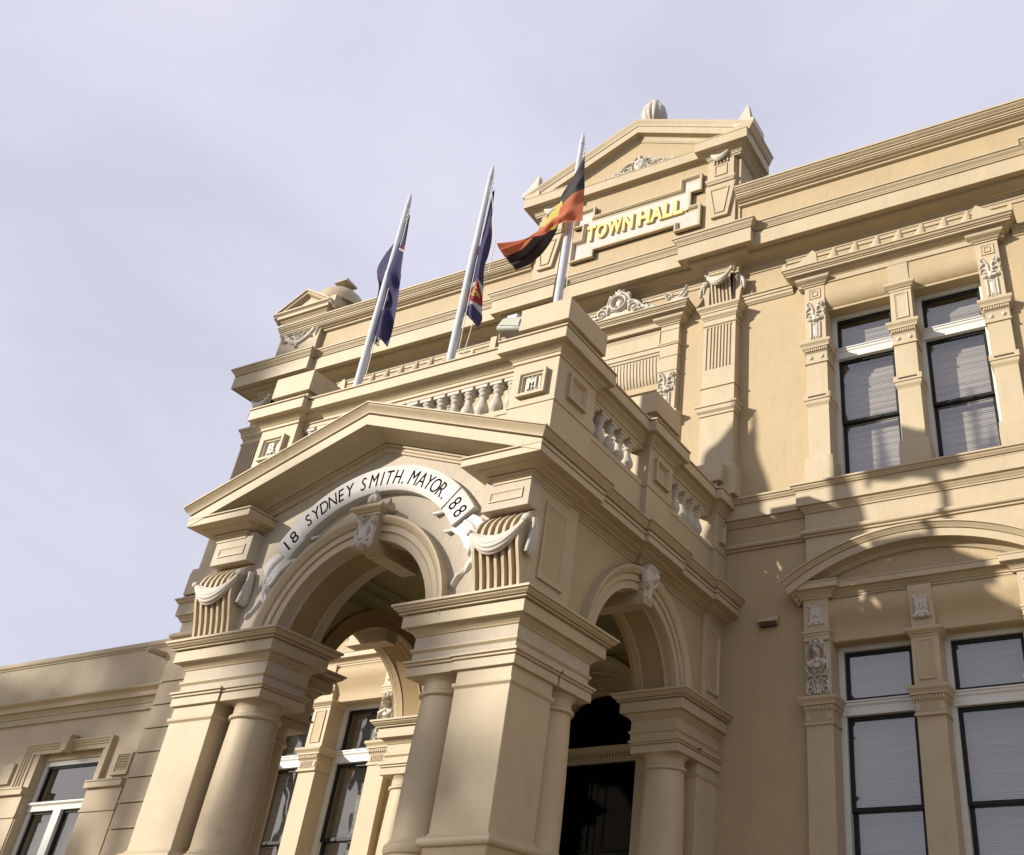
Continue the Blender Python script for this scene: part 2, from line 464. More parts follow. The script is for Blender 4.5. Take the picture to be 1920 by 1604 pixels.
XL, XR = -8.9, 9.2
LBC = (5.09, flip(5.09)); UBC = (5.2, flip(5.2))
holes = [(c - 1.26, c + 1.26, 2.8, 6.02) for c in LBC] + [(c - 1.26, c + 1.26, 8.42, 11.5) for c in UBC]
holes += [(AX - 0.86, AX + 0.86, 8.42, 10.75), (-0.95, 1.15, 0.3, 6.2)]
w = MB(); holes_wall(w, XL, XR, 0.0, 13.5, holes, YW, 5.0)
w.build('wall', WALL, HALL, smooth=None)
w = MB(); w.box(XL, XL + 0.4, 5.0, 15, 0, 13.5); w.box(XR - 0.4, XR, 5.0, 15, 0, 13.5); w.box(XL, XR, 15, 15.4, 0, 13.5)
w.build('side_wall', WALL, HALL, smooth=None)
MB().box(XL + 0.4, XR - 0.4, 5.0, 15, 13.2, 13.4).build('roof', plain('grey_roof', (0.2, 0.2, 0.2), 0.8), HALL, smooth=None)
# dark rooms behind the windows
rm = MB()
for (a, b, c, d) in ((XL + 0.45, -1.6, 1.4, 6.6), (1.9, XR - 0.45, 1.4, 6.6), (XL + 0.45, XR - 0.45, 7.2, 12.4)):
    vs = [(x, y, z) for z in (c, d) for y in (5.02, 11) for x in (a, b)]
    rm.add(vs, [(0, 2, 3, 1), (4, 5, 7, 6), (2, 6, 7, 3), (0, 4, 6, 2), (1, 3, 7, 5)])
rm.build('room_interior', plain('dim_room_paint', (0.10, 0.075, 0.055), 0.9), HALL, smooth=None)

# main entablature, string courses and sill courses follow one plan line each
def fpath(breaks, y=YW, xl=XL, xr=XR, depth=0.15, side=True):
    """plan line along the facade with breakouts (x0,x1,depth)"""
    p = [(xl, 9.0), (xl, y)] if side else [(xl, y)]
    for a, b, d in breaks:
        if p[-1][0] == a: p[-1] = (a, y - d)
        elif abs(a - xl) < 1e-6: p[-1] = (a, y - d)
        else: p += [(a, y), (a, y - d)]
        if abs(b - xr) < 1e-6: p += [(b, y - d)]
        else: p += [(b, y - d), (b, y)]
    if abs(p[-1][0] - xr) > 1e-6: p.append((xr, y))
    if side: p.append((xr, 9.0))
    return p
PILC = (2.14, flip(2.14))
brk = [(XL, -7.58, 0.13), (PILC[1] - 0.29, PILC[1] + 0.29, 0.15), (PILC[0] - 0.29, PILC[0] + 0.29, 0.15), (flip(-7.58), XR, 0.13)]
CORN = prof([('l', .50, 13.45), ('l', .50, 13.415), *Q(.50, 13.415), ('s', .43, 13.32), ('l', .42, 13.315), ('l', .42, 13.29), *Q(.42, 13.29, .03, .02), ('l', .41, 13.27), ('l', .41, 12.97), ('l', .385, 12.97), ('l', .385, 12.99), ('l', .27, 12.99), ('l', .27, 12.955), *Q(.27, 12.955), ('s', .08, 12.875), ('l', .055, 12.87), ('l', .055, 12.835), ('l', .035, 12.83), ('l', .035, 12.77), ('l', .02, 12.765), ('l', .02, 12.70)])
MB().sweep(fpath(brk), CORN, plan, side=-1).build('cornice', TRIM, HALL, bevel=0.004)
# parapet with its capping
MB().sweep([(XL + .1, 9), (XL + .1, YW - .02), (XR - .1, YW - .02), (XR - .1, 9)], prof([('l', 0, 14.36), ('l', 0, 13.44)], -0.35), plan, side=-1).build('parapet', WALL, HALL, smooth=None)
PCAP = prof([('l', .30, 14.64), ('l', .30, 14.605), *Q(.30, 14.605), ('s', .225, 14.53), *Q(.225, 14.53), ('l', .20, 14.517), ('l', .20, 14.49), *Q(.2, 14.49, .02, .01), ('l', .185, 14.475), ('l', .185, 14.455), *Q(.185, 14.455, .02, .01), ('s', .10, 14.40), ('l', .06, 14.395), ('l', .06, 14.35), ('c', .0, 14.33)], -0.3)
for a, b in ((XL + .1, -2.15), (2.38, XR - .1)):
    MB().sweep([(a, YW - .02), (b, YW - .02)], PCAP, plan, side=-1).build('parapet_capping', TRIM, HALL, bevel=0.004)
# string between hoods and pilaster caps
STR = prof([('l', .10, 12.20), ('l', .10, 12.175), ('l', .075, 12.17), ('l', .075, 12.12), ('l', .055, 12.115), ('l', .055, 12.08), ('s', .02, 12.03)])
for a, b in ((-8.15, -6.8), (-3.1, PILC[1] - .3), (PILC[0] + .3, 3.40), (7.0, 8.45)):
    MB().sweep([(a, YW), (b, YW)], STR, plan, side=-1).build('string_course', TRIM, HALL, bevel=0.003)
# first floor sill course with breaks under the window bays, torus string below
bb = [(UBC[1] - 1.66, UBC[1] + 1.66, .09), (UBC[0] - 1.66, UBC[0] + 1.66, .09)]
SILLP = prof([('l', .17, 8.33), ('l', .17, 8.30), *Q(.17, 8.30), ('s', .12, 8.24), *Q(.12, 8.24), ('l', .105, 8.225), ('l', .105, 8.21), ('l', .10, 8.21), ('l', .10, 8.0), ('l', .065, 7.99), ('s', .03, 7.93), ('l', .02, 7.925), ('l', .02, 7.90)], -.04)
MB().sweep([(XL, 9), (XL, YW), *sum([[(a, YW), (a, YW - d), (b, YW - d), (b, YW)] for a, b, d in bb], []), (XR, YW), (XR, 9)], SILLP, plan, side=-1).build('sill_course', TRIM, HALL, bevel=0.004)
TOR = prof([('l', .02, 7.65), ('l', .03, 7.635), ('t', .03, 7.555), ('l', .03, 7.53), ('l', .015, 7.525)])
MB().sweep([(XL, 9), (XL, YW), *sum([[(a, YW), (a, YW - d), (b, YW - d), (b, YW)] for a, b, d in bb], []), (XR, YW), (XR, 9)], TOR, plan, side=-1).build('torus_string', TRIM, HALL)
for a, b, d in bb:             # apron of the bay behind the segmental pediment
    MB().box(a, b, YW - d, YW - .001, 6.60, 8.30).build('bay_apron', TRIM, HALL, smooth=None)

# ------------------------------------------------------------------ windows
def slats(mb, x0, x1, z0, z1, y, pitch=0.030):
    n = int((z1 - z0) / pitch)
    for i in range(n):
        z = z1 - i * pitch; q = .002 * math.sin(i * 1.7 + x0 * 9) + random.uniform(-.0022, .0022); e = random.uniform(-.0022, .0022); h_ = pitch * random.uniform(.93, 1.0)
        mb.add([(x0, y + .003 + q, z), (x1, y + .003 + q, z + e), (x1, y - .004 - q, z - h_ + e), (x0, y - .004 - q, z - h_)], [(0, 1, 2, 3)])
def make_window(x0, x1, z0, zm, zt0, zt1, z1, y, blind, top_blind=True, frame_side=0.075, drop=0.0, name='window'):
    f = MB()
    f.box(x0, x0 + frame_side, y, y + .16, z0, z1); f.box(x1 - frame_side, x1, y, y + .16, z0, z1)
    f.box(x0 + frame_side, x1 - frame_side, y, y + .16, z1 - .07, z1)
    f.sweep([(x0 + .003, y), (x1 - .003, y)], prof([('l', .045, zt1), ('l', .045, zt1 - .02), ('l', .03, zt1 - .025), ('l', .03, zt1 - .05), ('s', .012, zt1 - .08), ('l', .012, zt0 + .045), ('l', .02, zt0 + .04), ('l', .02, zt0)], -.1), plan, side=-1)
    w_ = f.build('window', FRAME, HALL, bevel=0.003)
    a, b = x0 + frame_side, x1 - frame_side
    s = MB()
    def ring(xa, xb, za, zb, yy, t=.055, bot=None):
        bt = bot or t
        s.box(xa, xa + t, yy, yy + .045, za, zb); s.box(xb - t, xb, yy, yy + .045, za, zb)
        s.box(xa + t, xb - t, yy, yy + .045, zb - t, zb); s.box(xa + t, xb - t, yy, yy + .045, za, za + bt)
    ring(a, b, zt1 + .002, z1 - .072, y + .055, .05); ring(a, b, zm - .02, zt0 - .002, y + .055, .05, .05); ring(a, b, z0 + .002, zm + .035, y + .105, .055, .07)
    for hx in (a + (b - a) * .32, a + (b - a) * .68): s.box(hx - .03, hx + .03, y + .040, y + .054, zm - .018, zm + .012)
    s.build('sash', SASH, w_, bevel=0.003)
    for za, zb, yy in ((zt1 + .04, z1 - .11, y + .08), (zm + .02, zt0 - .04, y + .08), (z0 + .05, zm - .02, y + .13)):
        MB().add([(a + .045, yy, za), (b - .045, yy, za), (b - .045, yy, zb), (a + .045, yy, zb)], [(0, 1, 2, 3)]).build('pane', GLASS, w_, smooth=None)
    bl = MB()
    slats(bl, a + .02, b - .02, z0 + .04 + drop, zt0 - .03, y + .25); slats(bl, a + .02, b - .02, zt1 + .03, z1 - .10, y + .25)
    bl.build('blind', blind, w_, smooth=None)
    return w_
def pil_path(x0, x1, yf, yb=YW + .04): return [(x0, yb), (x0, yf), (x1, yf), (x1, yb)]

acan_st = []
for s_ in (-1, 1):
    acan_st += [(bez((s_ * .02, .10), (s_ * .03, .38), (s_ * .12, .40)), .028, .012, .05), (spiral(s_ * .085, .335, .055, .012, 90 if s_ > 0 else 90, -1.2 * s_), .020, .012, .055),
                (bez((s_ * .03, .18), (s_ * .15, .25), (s_ * .15, .12)), .026, .010, .045), (bez((s_ * .02, .12), (s_ * .11, .15), (s_ * .13, .045)), .026, .010, .05), (bez((s_ * .05, .30), (s_ * .16, .28), (s_ * .155, .20)), .020, .008, .045)]
acan_bl = [(0, .09, .05, .09, .055), (-.07, .055, .055, .035, .06), (.07, .055, .055, .035, .06), (0, .03, .05, .03, .07)]
acan_bl += [(s_ * .075, -.02 - .035 * k, .026, .021, .038) for s_ in (-1, 1) for k in range(9)] + [(0, -.17, .020, .17, .03)]
acan_st += [([(s_ * .03, -.02), (s_ * .03, -.33)], .012, .012, .025) for s_ in (-1, 1)]
ACAN = relief(acan_st, acan_bl, (-.175, .175, -.35, .40), .0075, cuts=[([(0, .13), (0, .36)], .010, .05)]).mesh('carving', ORN, 70)
# leafy relief without pendants
def carve(me, name, parent, loc, scale=(1, 1, 1)):
    o = bpy.data.objects.new(name, me); COL.objects.link(o); o.parent = parent; o.location = loc; o.scale = scale; return o

bst, bbl = [], []
for s_ in (-1, 1):
    bst += [(bez((s_ * .045, .66), (s_ * .12, .60), (s_ * .095, .45)), .030, .020, .075), (bez((s_ * .065, .62), (s_ * .145, .55), (s_ * .135, .42)), .020, .012, .055),
            (bez((s_ * .02, .46), (s_ * .06, .42), (s_ * .115, .41)), .035, .045, .085), (bez((s_ * .125, .42), (s_ * .17, .34), (s_ * .10, .27)), .022, .014, .06),
            (bez((s_ * .105, .40), (s_ * .06, .31), (0, .30)), .016, .012, .085), (bez((s_ * .09, .385), (s_ * .05, .275), (0, .272)), .012, .010, .07),
            (spiral(s_ * .10, .07, .055, .012, -90, 1.3 * s_), .018, .010, .05), (bez((s_ * .03, .22), (s_ * .17, .20), (s_ * .12, .10)), .018, .012, .045),
            (bez((s_ * .04, .03), (s_ * .03, .14), (s_ * .10, .22)), .016, .010, .045), (bez((s_ * .145, .03), (s_ * .16, .14), (s_ * .135, .235)), .012, .009, .04)]
bst += [([(-.135, .25), (.135, .25)], .017, .017, .075), (arc(0, .625, .085, 20, 160, 12), .026, .026, .09), (arc(0, .615, .115, 35, 145, 12), .012, .012, .06), ([(0, .552), (0, .612)], .015, .010, .185), (bez((-.045, .612), (-.022, .628), (-.004, .606), 5), .009, .007, .155), (bez((.045, .612), (.022, .628), (.004, .606), 5), .009, .007, .155), ([(-.018, .527), (.018, .527)], .009, .009, .150), (bez((-.035, .50), (0, .478), (.035, .50), 6), .016, .016, .125), ([(-.05, .645), (.05, .645)], .018, .018, .12)]
bbl += [(0, .570, .056, .088, .140), (0, .45, .040, .055, .09), (0, .375, .085, .075, .07), (0, .12, .03, .06, .05), (0, .19, .035, .03, .055), (0, .05, .03, .04, .045), (0, .685, .05, .04, .09)]
bcut = [([(-.034, .594), (-.018, .594)], .013, .05), ([(.018, .594), (.034, .594)], .013, .05), ([(-.016, .538), (.016, .538)], .006, .04), ([(-.02, .512), (.02, .512)], .006, .03), ([(0, .13), (0, .23)], .008, .03)]
bcut += [(bez((s_ * .085, .64), (s_ * .105, .56), (s_ * .09, .47)), .007, .05) for s_ in (-1, 1)] + [(bez((s_ * .115, .60), (s_ * .125, .52), (s_ * .11, .45)), .007, .05) for s_ in (-1, 1)] + [(arc(0, .665, .05, 0, 180, 8), .006, .04), (bez((-.09, .36), (0, .25), (.09, .36)), .007, .04), (bez((-.06, .37), (0, .30), (.06, .37)), .007, .04)]
CARY = relief(bst, bbl, (-.18, .18, 0, .75), .005, cuts=bcut, blur=1).mesh('caryatid', ORN, 70)

def scroll_panel(letter):
    st = [([(-.07, -.10), (-.07, .10), (.07, .10), (.07, -.10), (-.07, -.10)], .014, .014, .030)]
    for sx in (-1, 1):
        for sz in (-1, 1): st.append((spiral(sx * .085, sz * .125, .026, .006, 0, 1.2), .013, .009, .034))
    mb = relief(st, [(0, .13, .05, .02, .03), (0, -.13, .05, .02, .03)], (-.125, .125, -.165, .165), .0065)
    mb.box(-.075, .075, -.022, .001, -.11, .11)
    L1 = text_mb(letter, .135, .012, .003); lo, hi = bbox(L1.v); cx = (lo[0] + hi[0]) / 2; cz = (lo[1] + hi[1]) / 2
    mb.add([(x - cx, -.026 - z, y - cz) for x, y, z in L1.v], L1.f)
    return mb
MONO_M = scroll_panel('M').mesh('monogram', ORN, 40)
MONO_R = scroll_panel('VR').mesh('monogram', ORN, 40)

def lower_bay(cx, mirror):
    y0 = 4.48
    # sill
    MB().sweep([(cx - 1.7, YW), (cx - 1.7, YW - .1), (cx + 1.7, YW - .1), (cx + 1.7, YW)], prof([('l', .1, 2.80), ('l', .1, 2.72), ('s', .03, 2.60), ('l', .02, 2.3), ('l', .0, 2.28)], -.1), plan, side=-1).build('sill', TRIM, HALL, bevel=0.004)
    for k, dx in enumerate((-1.41, 0, 1.41)):
        x0, x1 = cx + dx - .175, cx + dx + .175
        mid = k == 1
        b = MB(); b.box(x0, x1, y0 + (.02 if mid else 0), 4.88, 2.80, 6.03)
        if not mid: b.box(x0, x1, 4.45, YW, 6.03, 6.62)
        p = b.build('pilaster', TRIM, HALL, bevel=0.005)
        c = MB()
        c.sweep(pil_path(x0, x1, y0, 4.86), prof([('l', .085, 5.31), ('l', .085, 5.285), ('s', .055, 5.235), ('l', .05, 5.23), ('l', .05, 5.205), ('l', .025, 5.20), ('l', .025, 5.145), ('s', .008, 5.12), ('l', .008, 4.995), ('l', .022, 4.99), ('q', .022, 4.965), ('l', .004, 4.96)]), plan, side=-1)
        for i in range(11):
            xx = x0 - .015 + i * (x1 - x0 + .03 - .022) / 10
            c.box(xx, xx + .022, y0 - .045, y0, 5.15, 5.195)
        for i in range(6):
            yy = y0 + .02 + i * .05
            for xx in (x0 - .042, x1): c.box(xx, xx + .042, yy, yy + .022, 5.15, 5.195)
        for i in range(9): c.box(x0 + .075 + i * .023, x0 + .086 + i * .023, y0 - .016, y0, 5.01, 5.11)
        for xx in (x0 + .032, x1 - .032): c.lathe([(0, 0), (.03, 0), (.024, .014), (.012, .018)], 0, 0, 10) if 0 else c.box(xx - .024, xx + .024, y0 - .02, y0, 5.02, 5.10)
        c.build('capital', TRIM, p, bevel=0.003)
        if mid:
            fr = MB(); frame_rect(fr, cx - .105, cx + .105, 5.40, 5.90, y0 + .02, .035, .018); fr.build('panel_frame', TRIM, p, bevel=0.002)
            MB().box(cx - .08, cx + .08, y0 + .012, y0 + .02, 5.43, 5.87).build('panel', WALL, p, smooth=None)
            c = MB(); c.sweep(pil_path(x0, x1, y0 + .02, 4.86), prof([('l', .07, 6.045), ('l', .07, 6.02), ('s', .03, 5.97), ('l', .012, 5.965), ('l', .012, 5.94), ('l', .003, 5.935)]), plan, side=-1)
            c.build('upper_capital', TRIM, p, bevel=0.003)
            # curved console in front of the cove
            pr = [(4.62, 6.05), (4.50, 6.05), (4.50, 6.12), (4.505, 6.22), (4.485, 6.34), (4.44, 6.46), (4.43, 6.60), (4.62, 6.60)]
            MB().prism([(a, b_) for a, b_ in pr], lambda p_, q_, t: (t, p_, q_), cx - .155, cx + .155).build('console', TRIM, p, bevel=0.004)
            carve(MONO_R, 'monogram', p, (cx, 4.465, 6.32))
        else:
            c = MB(); c.sweep(pil_path(x0, x1, 4.45, YW), prof([('l', .02, 6.17), ('l', .02, 6.135), ('l', .008, 6.13), ('l', .008, 6.10), ('l', -.02, 6.095), ('l', -.02, 6.07)]), plan, side=-1)
            c.build('band', TRIM, p, bevel=0.002)
            carve(MONO_M, 'monogram', p, (cx + dx, 4.448, 6.38))
            carve(CARY, 'caryatid', p, (cx + dx, 4.478, 5.32))
    # cove above the lights
    pts = [(4.55, 6.60), (4.52, 6.60), (4.47, 6.55), (4.46, 6.47), (4.49, 6.36), (4.545, 6.26), (4.575, 6.18), (4.58, 6.10), (4.58, 6.03), (4.62, 6.03), (4.62, 6.60)]
    MB().prism(pts, lambda p_, q_, t: (t, p_, q_), cx - 1.24, cx + 1.24).build('cove', WALL, HALL, smooth=50)
    # corona and bed with end blocks, segmental pediment
    pth = [(cx - 1.60, YW), (cx - 1.60, YW - .15), (cx - 1.20, YW - .15), (cx - 1.20, YW - .06), (cx + 1.20, YW - .06), (cx + 1.20, YW - .15), (cx + 1.60, YW - .15), (cx + 1.60, YW)]
    cp = prof([('l', .15, 6.80), ('l', .15, 6.78), ('l', .14, 6.775), ('l', .14, 6.70), ('l', .085, 6.70), ('s', .03, 6.625), ('l', .02, 6.62), ('l', .02, 6.595)], -.05)
    MB().sweep(pth, cp, plan, side=-1).build('bay_cornice', TRIM, HALL, bevel=0.003)
    Rr = 3.29; zc = 7.38 - Rr; a0 = math.degrees(math.acos(1.84 / Rr))
    zt = zc + Rr * math.sin(R(a0))
    sp = [(0, .0), (0, .36), (-.022, .36), (-.022, .335), (-.032, .335), (-.034, .352), (-.055, .335), (-.075, .315), (-.088, .308), (-.088, .285), (-.10, .285), (-.10, .30), (-.20, .295), (-.20, .20), (-.215, .17), (-.215, .15), (-.225, .15), (-.24, .14), (-.262, .115), (-.27, .11), (-.27, .085), (-.285, .085), (-.31, .08), (-.31, 0)]
    MB().sweep(arc(cx, zc, Rr, 180 - a0, a0, 48), sp, elev(YW - .02)).build('segmental_pediment', TRIM, HALL, smooth=25, bevel=0.0)
    MB().prism(arc(cx, zc, Rr - .28, 180 - a0 - 1.5, a0 + 1.5, 30), lambda p_, q_, t: (p_, t, q_), YW - .105, YW - .02).build('tympanum', WALL, HALL, smooth=None)
    # two double-hung lights with a transom
    for a, b in ((cx - 1.235, cx - .175), (cx + .175, cx + 1.235)):
        make_window(a, b, 2.82, 4.02, 5.125, 5.31, 6.03, 4.80, BLIND)
lower_bay(LBC[0], False); lower_bay(LBC[1], True)

SPIKE = MB()
SPIKE.lathe([(.0, 0), (.062, 0), (.064, .035), (.052, .07), (.036, .12), (.022, .17), (.010, .195), (0, .20)], 0, 0, 12, cap=False)
SPIKE.lathe([(.020, 0), (.032, .008), (.036, .022), (.032, .036), (.020, .044)], -.085, 0, 10, cap=True)
SPIKE = SPIKE.mesh('antefix', TRIM, 50)
def hood_end(sx):
    """swept-up corner of the hood, local x away from the corner"""
    pts = [(0, 0), (-.01, .10), (.02, .135), (.06, .13), (.07, .09)] + bez((.07, .075), (.34, .06), (.50, .24), 8) + [(.545, .255), (.60, .20), (.62, .0)]
    return [(sx * a, b * 1.22) for a, b in pts]

def upper_bay(cx):
    y0 = 4.48
    for k, dx in enumerate((-1.40, 0, 1.40)):
        x0, x1 = cx + dx - .17, cx + dx + .17; mid = k == 1
        yf = y0 + (.02 if mid else 0)
        b = MB(); b.box(x0, x1, yf, 4.88, 8.28, 11.52 if mid else 11.98)
        p = b.build('pilaster', TRIM, HALL, bevel=0.005)
        c = MB(); c.sweep(pil_path(x0, x1, yf, 4.86), prof([('l', .035, 8.76), ('c', .045, 8.66), ('l', .05, 8.62), ('l', .05, 8.33)]), plan, side=-1); c.build('base', TRIM, p, bevel=0.004)
        c = MB(); c.sweep(pil_path(x0, x1, yf, 4.86), prof([('l', .045, 9.86), ('l', .045, 9.76), ('l', .03, 9.755), ('l', .03, 9.72), ('s', .004, 9.655)]), plan, side=-1)
        c.build('band', TRIM, p, bevel=0.004)
        MB().box(x0 + .03, x1 - .03, yf - .047, yf - .02, 9.795, 9.825).build('slot', SLOT, p, smooth=None)
        c = MB()
        c.sweep(pil_path(x0, x1, yf, 4.86), prof([('l', .085, 10.84), ('l', .085, 10.81), ('s', .055, 10.755), ('l', .05, 10.75), ('l', .05, 10.72), ('l', .025, 10.715), ('l', .025, 10.655), ('s', .006, 10.63), ('l', .006, 10.475), ('l', .022, 10.47), ('q', .022, 10.44), ('l', .004, 10.435)]), plan, side=-1)
        for i in range(11):
            xx = x0 - .015 + i * (x1 - x0 + .03 - .022) / 10; c.box(xx, xx + .022, yf - .045, yf, 10.66, 10.71)
        for i in range(6):
            for xx in (x0 - .042, x1): c.box(xx, xx + .042, yf + .02 + i * .05, yf + .042 + i * .05, 10.66, 10.71)
        c.build('capital', TRIM, p, bevel=0.003)
        d = MB()
        for xx in (cx + dx - .09, cx + dx + .09):
            q = MB(); q.lathe([(.0, .028), (.02, .024), (.034, .010), (.040, 0)][::-1], 0, 0, 12, cap=False); d.add([(xx + x_, yf - .006 - z_, 10.55 + y_) for x_, y_, z_ in q.v], q.f)
        d.build('boss', ORN, p, smooth=60)
        if mid:
            fr = MB(); frame_rect(fr, cx - .11, cx + .11, 10.93, 11.42, yf, .035, .018); fr.build('panel_frame', TRIM, p, bevel=0.002)
            c = MB(); c.sweep(pil_path(x0, x1, yf, 4.86), prof([('l', .075, 11.60), ('l', .075, 11.575), ('s', .03, 11.51), ('l', .012, 11.505), ('l', .012, 11.47), ('l', .003, 11.465)]), plan, side=-1)
            c.build('upper_capital', TRIM, p, bevel=0.003)
            pr = [(4.66, 11.60), (4.52, 11.60), (4.50, 11.66), (4.475, 11.78), (4.465, 11.98), (4.66, 11.98)]
            MB().prism(pr, lambda p_, q_, t: (t, p_, q_), cx - .16, cx + .16).build('console', TRIM, p, bevel=0.004)
        else:
            fr = MB(); frame_rect(fr, cx + dx - .10, cx + dx + .10, 11.72, 11.92, y0, .03, .015); frame_rect(fr, cx + dx - .05, cx + dx + .05, 11.77, 11.87, y0, .02, .015); fr.build('panel_frame', TRIM, p, bevel=0.002)
            carve(ACAN, 'carving', p, (cx + dx, y0 + .002, 11.24))
            c = MB(); c.sweep(pil_path(x0, x1, y0, 4.62), prof([('l', .12, 12.10), ('l', .12, 12.08), ('s', .04, 12.0), ('l', .02, 11.995), ('l', .02, 11.97)]), plan, side=-1); c.build('bracket_cap', TRIM, p, bevel=0.003)
    # quarter-round cove
    pts = [(4.70, 11.98), (4.49, 11.98)] + [(4.49 + .21 * (1 - math.cos(R(a))), 11.80 - .30 * math.sin(R(a))) for a in range(0, 91, 10)]
    MB().prism(pts, lambda p_, q_, t: (t, p_, q_), cx - 1.23, cx + 1.23).build('cove', WALL, HALL, smooth=50)
    MB().box(cx - 1.57, cx + 1.57, YW - .01, YW + .05, 11.95, 12.12).build('hood_backing', TRIM, HALL, smooth=None)
    hp = prof([('l', .24, 12.30), ('l', .24, 12.275), *Q(.24, 12.275), ('s', .205, 12.235), *Q(.205, 12.235), ('l', .19, 12.222), ('l', .19, 12.207), *Q(.19, 12.207, .02, .01), ('l', .175, 12.197), ('l', .175, 12.165), ('l', .12, 12.16), ('l', .12, 12.15), ('s', .03, 12.09), ('l', .02, 12.085), ('l', .02, 11.99)], -.05)
    h = MB().sweep([(cx - 1.655, YW), (cx - 1.655, YW - .11), (cx + 1.655, YW - .11), (cx + 1.655, YW)], hp, plan, side=-1).build('hood', TRIM, HALL, bevel=0.003)
    for i in range(7):
        o = carve(SPIKE, 'antefix', h, (cx - 1.03 + .366 * i + .0, 4.37, 12.30), (1.75, 1.3, 1.55))
        o.rotation_euler = (0, R(8), 0)
    for sx in (-1, 1):
        MB().prism([(cx + sx * 1.89 - a if sx > 0 else cx - 1.89 + a, 12.295 + b) for a, b in hood_end(1)], lambda p_, q_, t: (p_, t, q_), 4.30, 4.36).build('acroterion', TRIM, h, bevel=0.006)
    for a, b in ((cx - 1.23, cx - .17), (cx + .17, cx + 1.23)):
        make_window(a, b, 8.42, 9.50, 10.635, 10.83, 11.51, 4.80, BLIND2)
for c_ in UBC: upper_bay(c_)

# ------------------------------------------------------------------ giant pilasters of the upper floor
def vtube(mb, pts, rad, seg=8, flat=1.0):
    pts = [Vector(p) for p in pts]; n = len(pts); vs = []
    for i, p in enumerate(pts):
        d = (pts[min(i + 1, n - 1)] - pts[max(i - 1, 0)]).normalized()
        a = Vector((0, -1, 0)); a = (a - d * a.dot(d)).normalized(); b = d.cross(a)
        for k in range(seg):
            t = 2 * pi * k / seg
            vs.append(p + a * math.cos(t) * rad[i] * flat + b * math.sin(t) * rad[i])
    fs = [(i * seg + k, i * seg + (k + 1) % seg, (i + 1) * seg + (k + 1) % seg, (i + 1) * seg + k) for i in range(n - 1) for k in range(seg)]
    fs += [tuple(range(seg - 1, -1, -1)), tuple((n - 1) * seg + k for k in range(seg))]
    return mb.add(vs, fs)
def swag_mesh(w):
    k = w / .56; mb = MB(); n = 18
    strands = [(.070, .000, .026, 0.0), (.035, .030, .028, .6), (.000, .045, .030, 1.3), (-.040, .045, .030, 2.0), (-.080, .030, .026, 2.6), (-.110, .006, .020, 3.2), (.015, .008, .03, .3), (-.06, .01, .03, 1.)]
    for dv, out, r, ph in strands:
        P = []; Rr = []
        for i in range(n + 1):
            t = i / n; x = -.29 + .60 * t
            sag = 4 * t * (1 - t)
            z = .07 + .06 * t - .205 * sag + dv * (.25 + .75 * sag) * 1.0 + .008 * math.sin(6 * t + ph)
            P.append((x * k, -(.055 + out * (.3 + .7 * sag)) * k, z * k)); Rr.append(r * k * (.55 + .55 * sag))
        vtube(mb, P, Rr, 9, .9)
    for (x, z, r) in ((.315, .13, .050), (-.29, .07, .038)):
        mb.lathe([(r * math.cos(R(a)) * k, r * math.sin(R(a)) * k) for a in range(-80, 81, 20)], 0, 0, 10)
        o = len(mb.v) - 90
        for j in range(o, len(mb.v)):
            vx, vy, vz = mb.v[j]; mb.v[j] = (vx + x * k, vy - .07 * k, vz + z * k)
    return mb
SWAG = swag_mesh(.56).mesh('swag', ORN, 70)
SWAG2 = swag_mesh(.44).mesh('swag', ORN, 70)

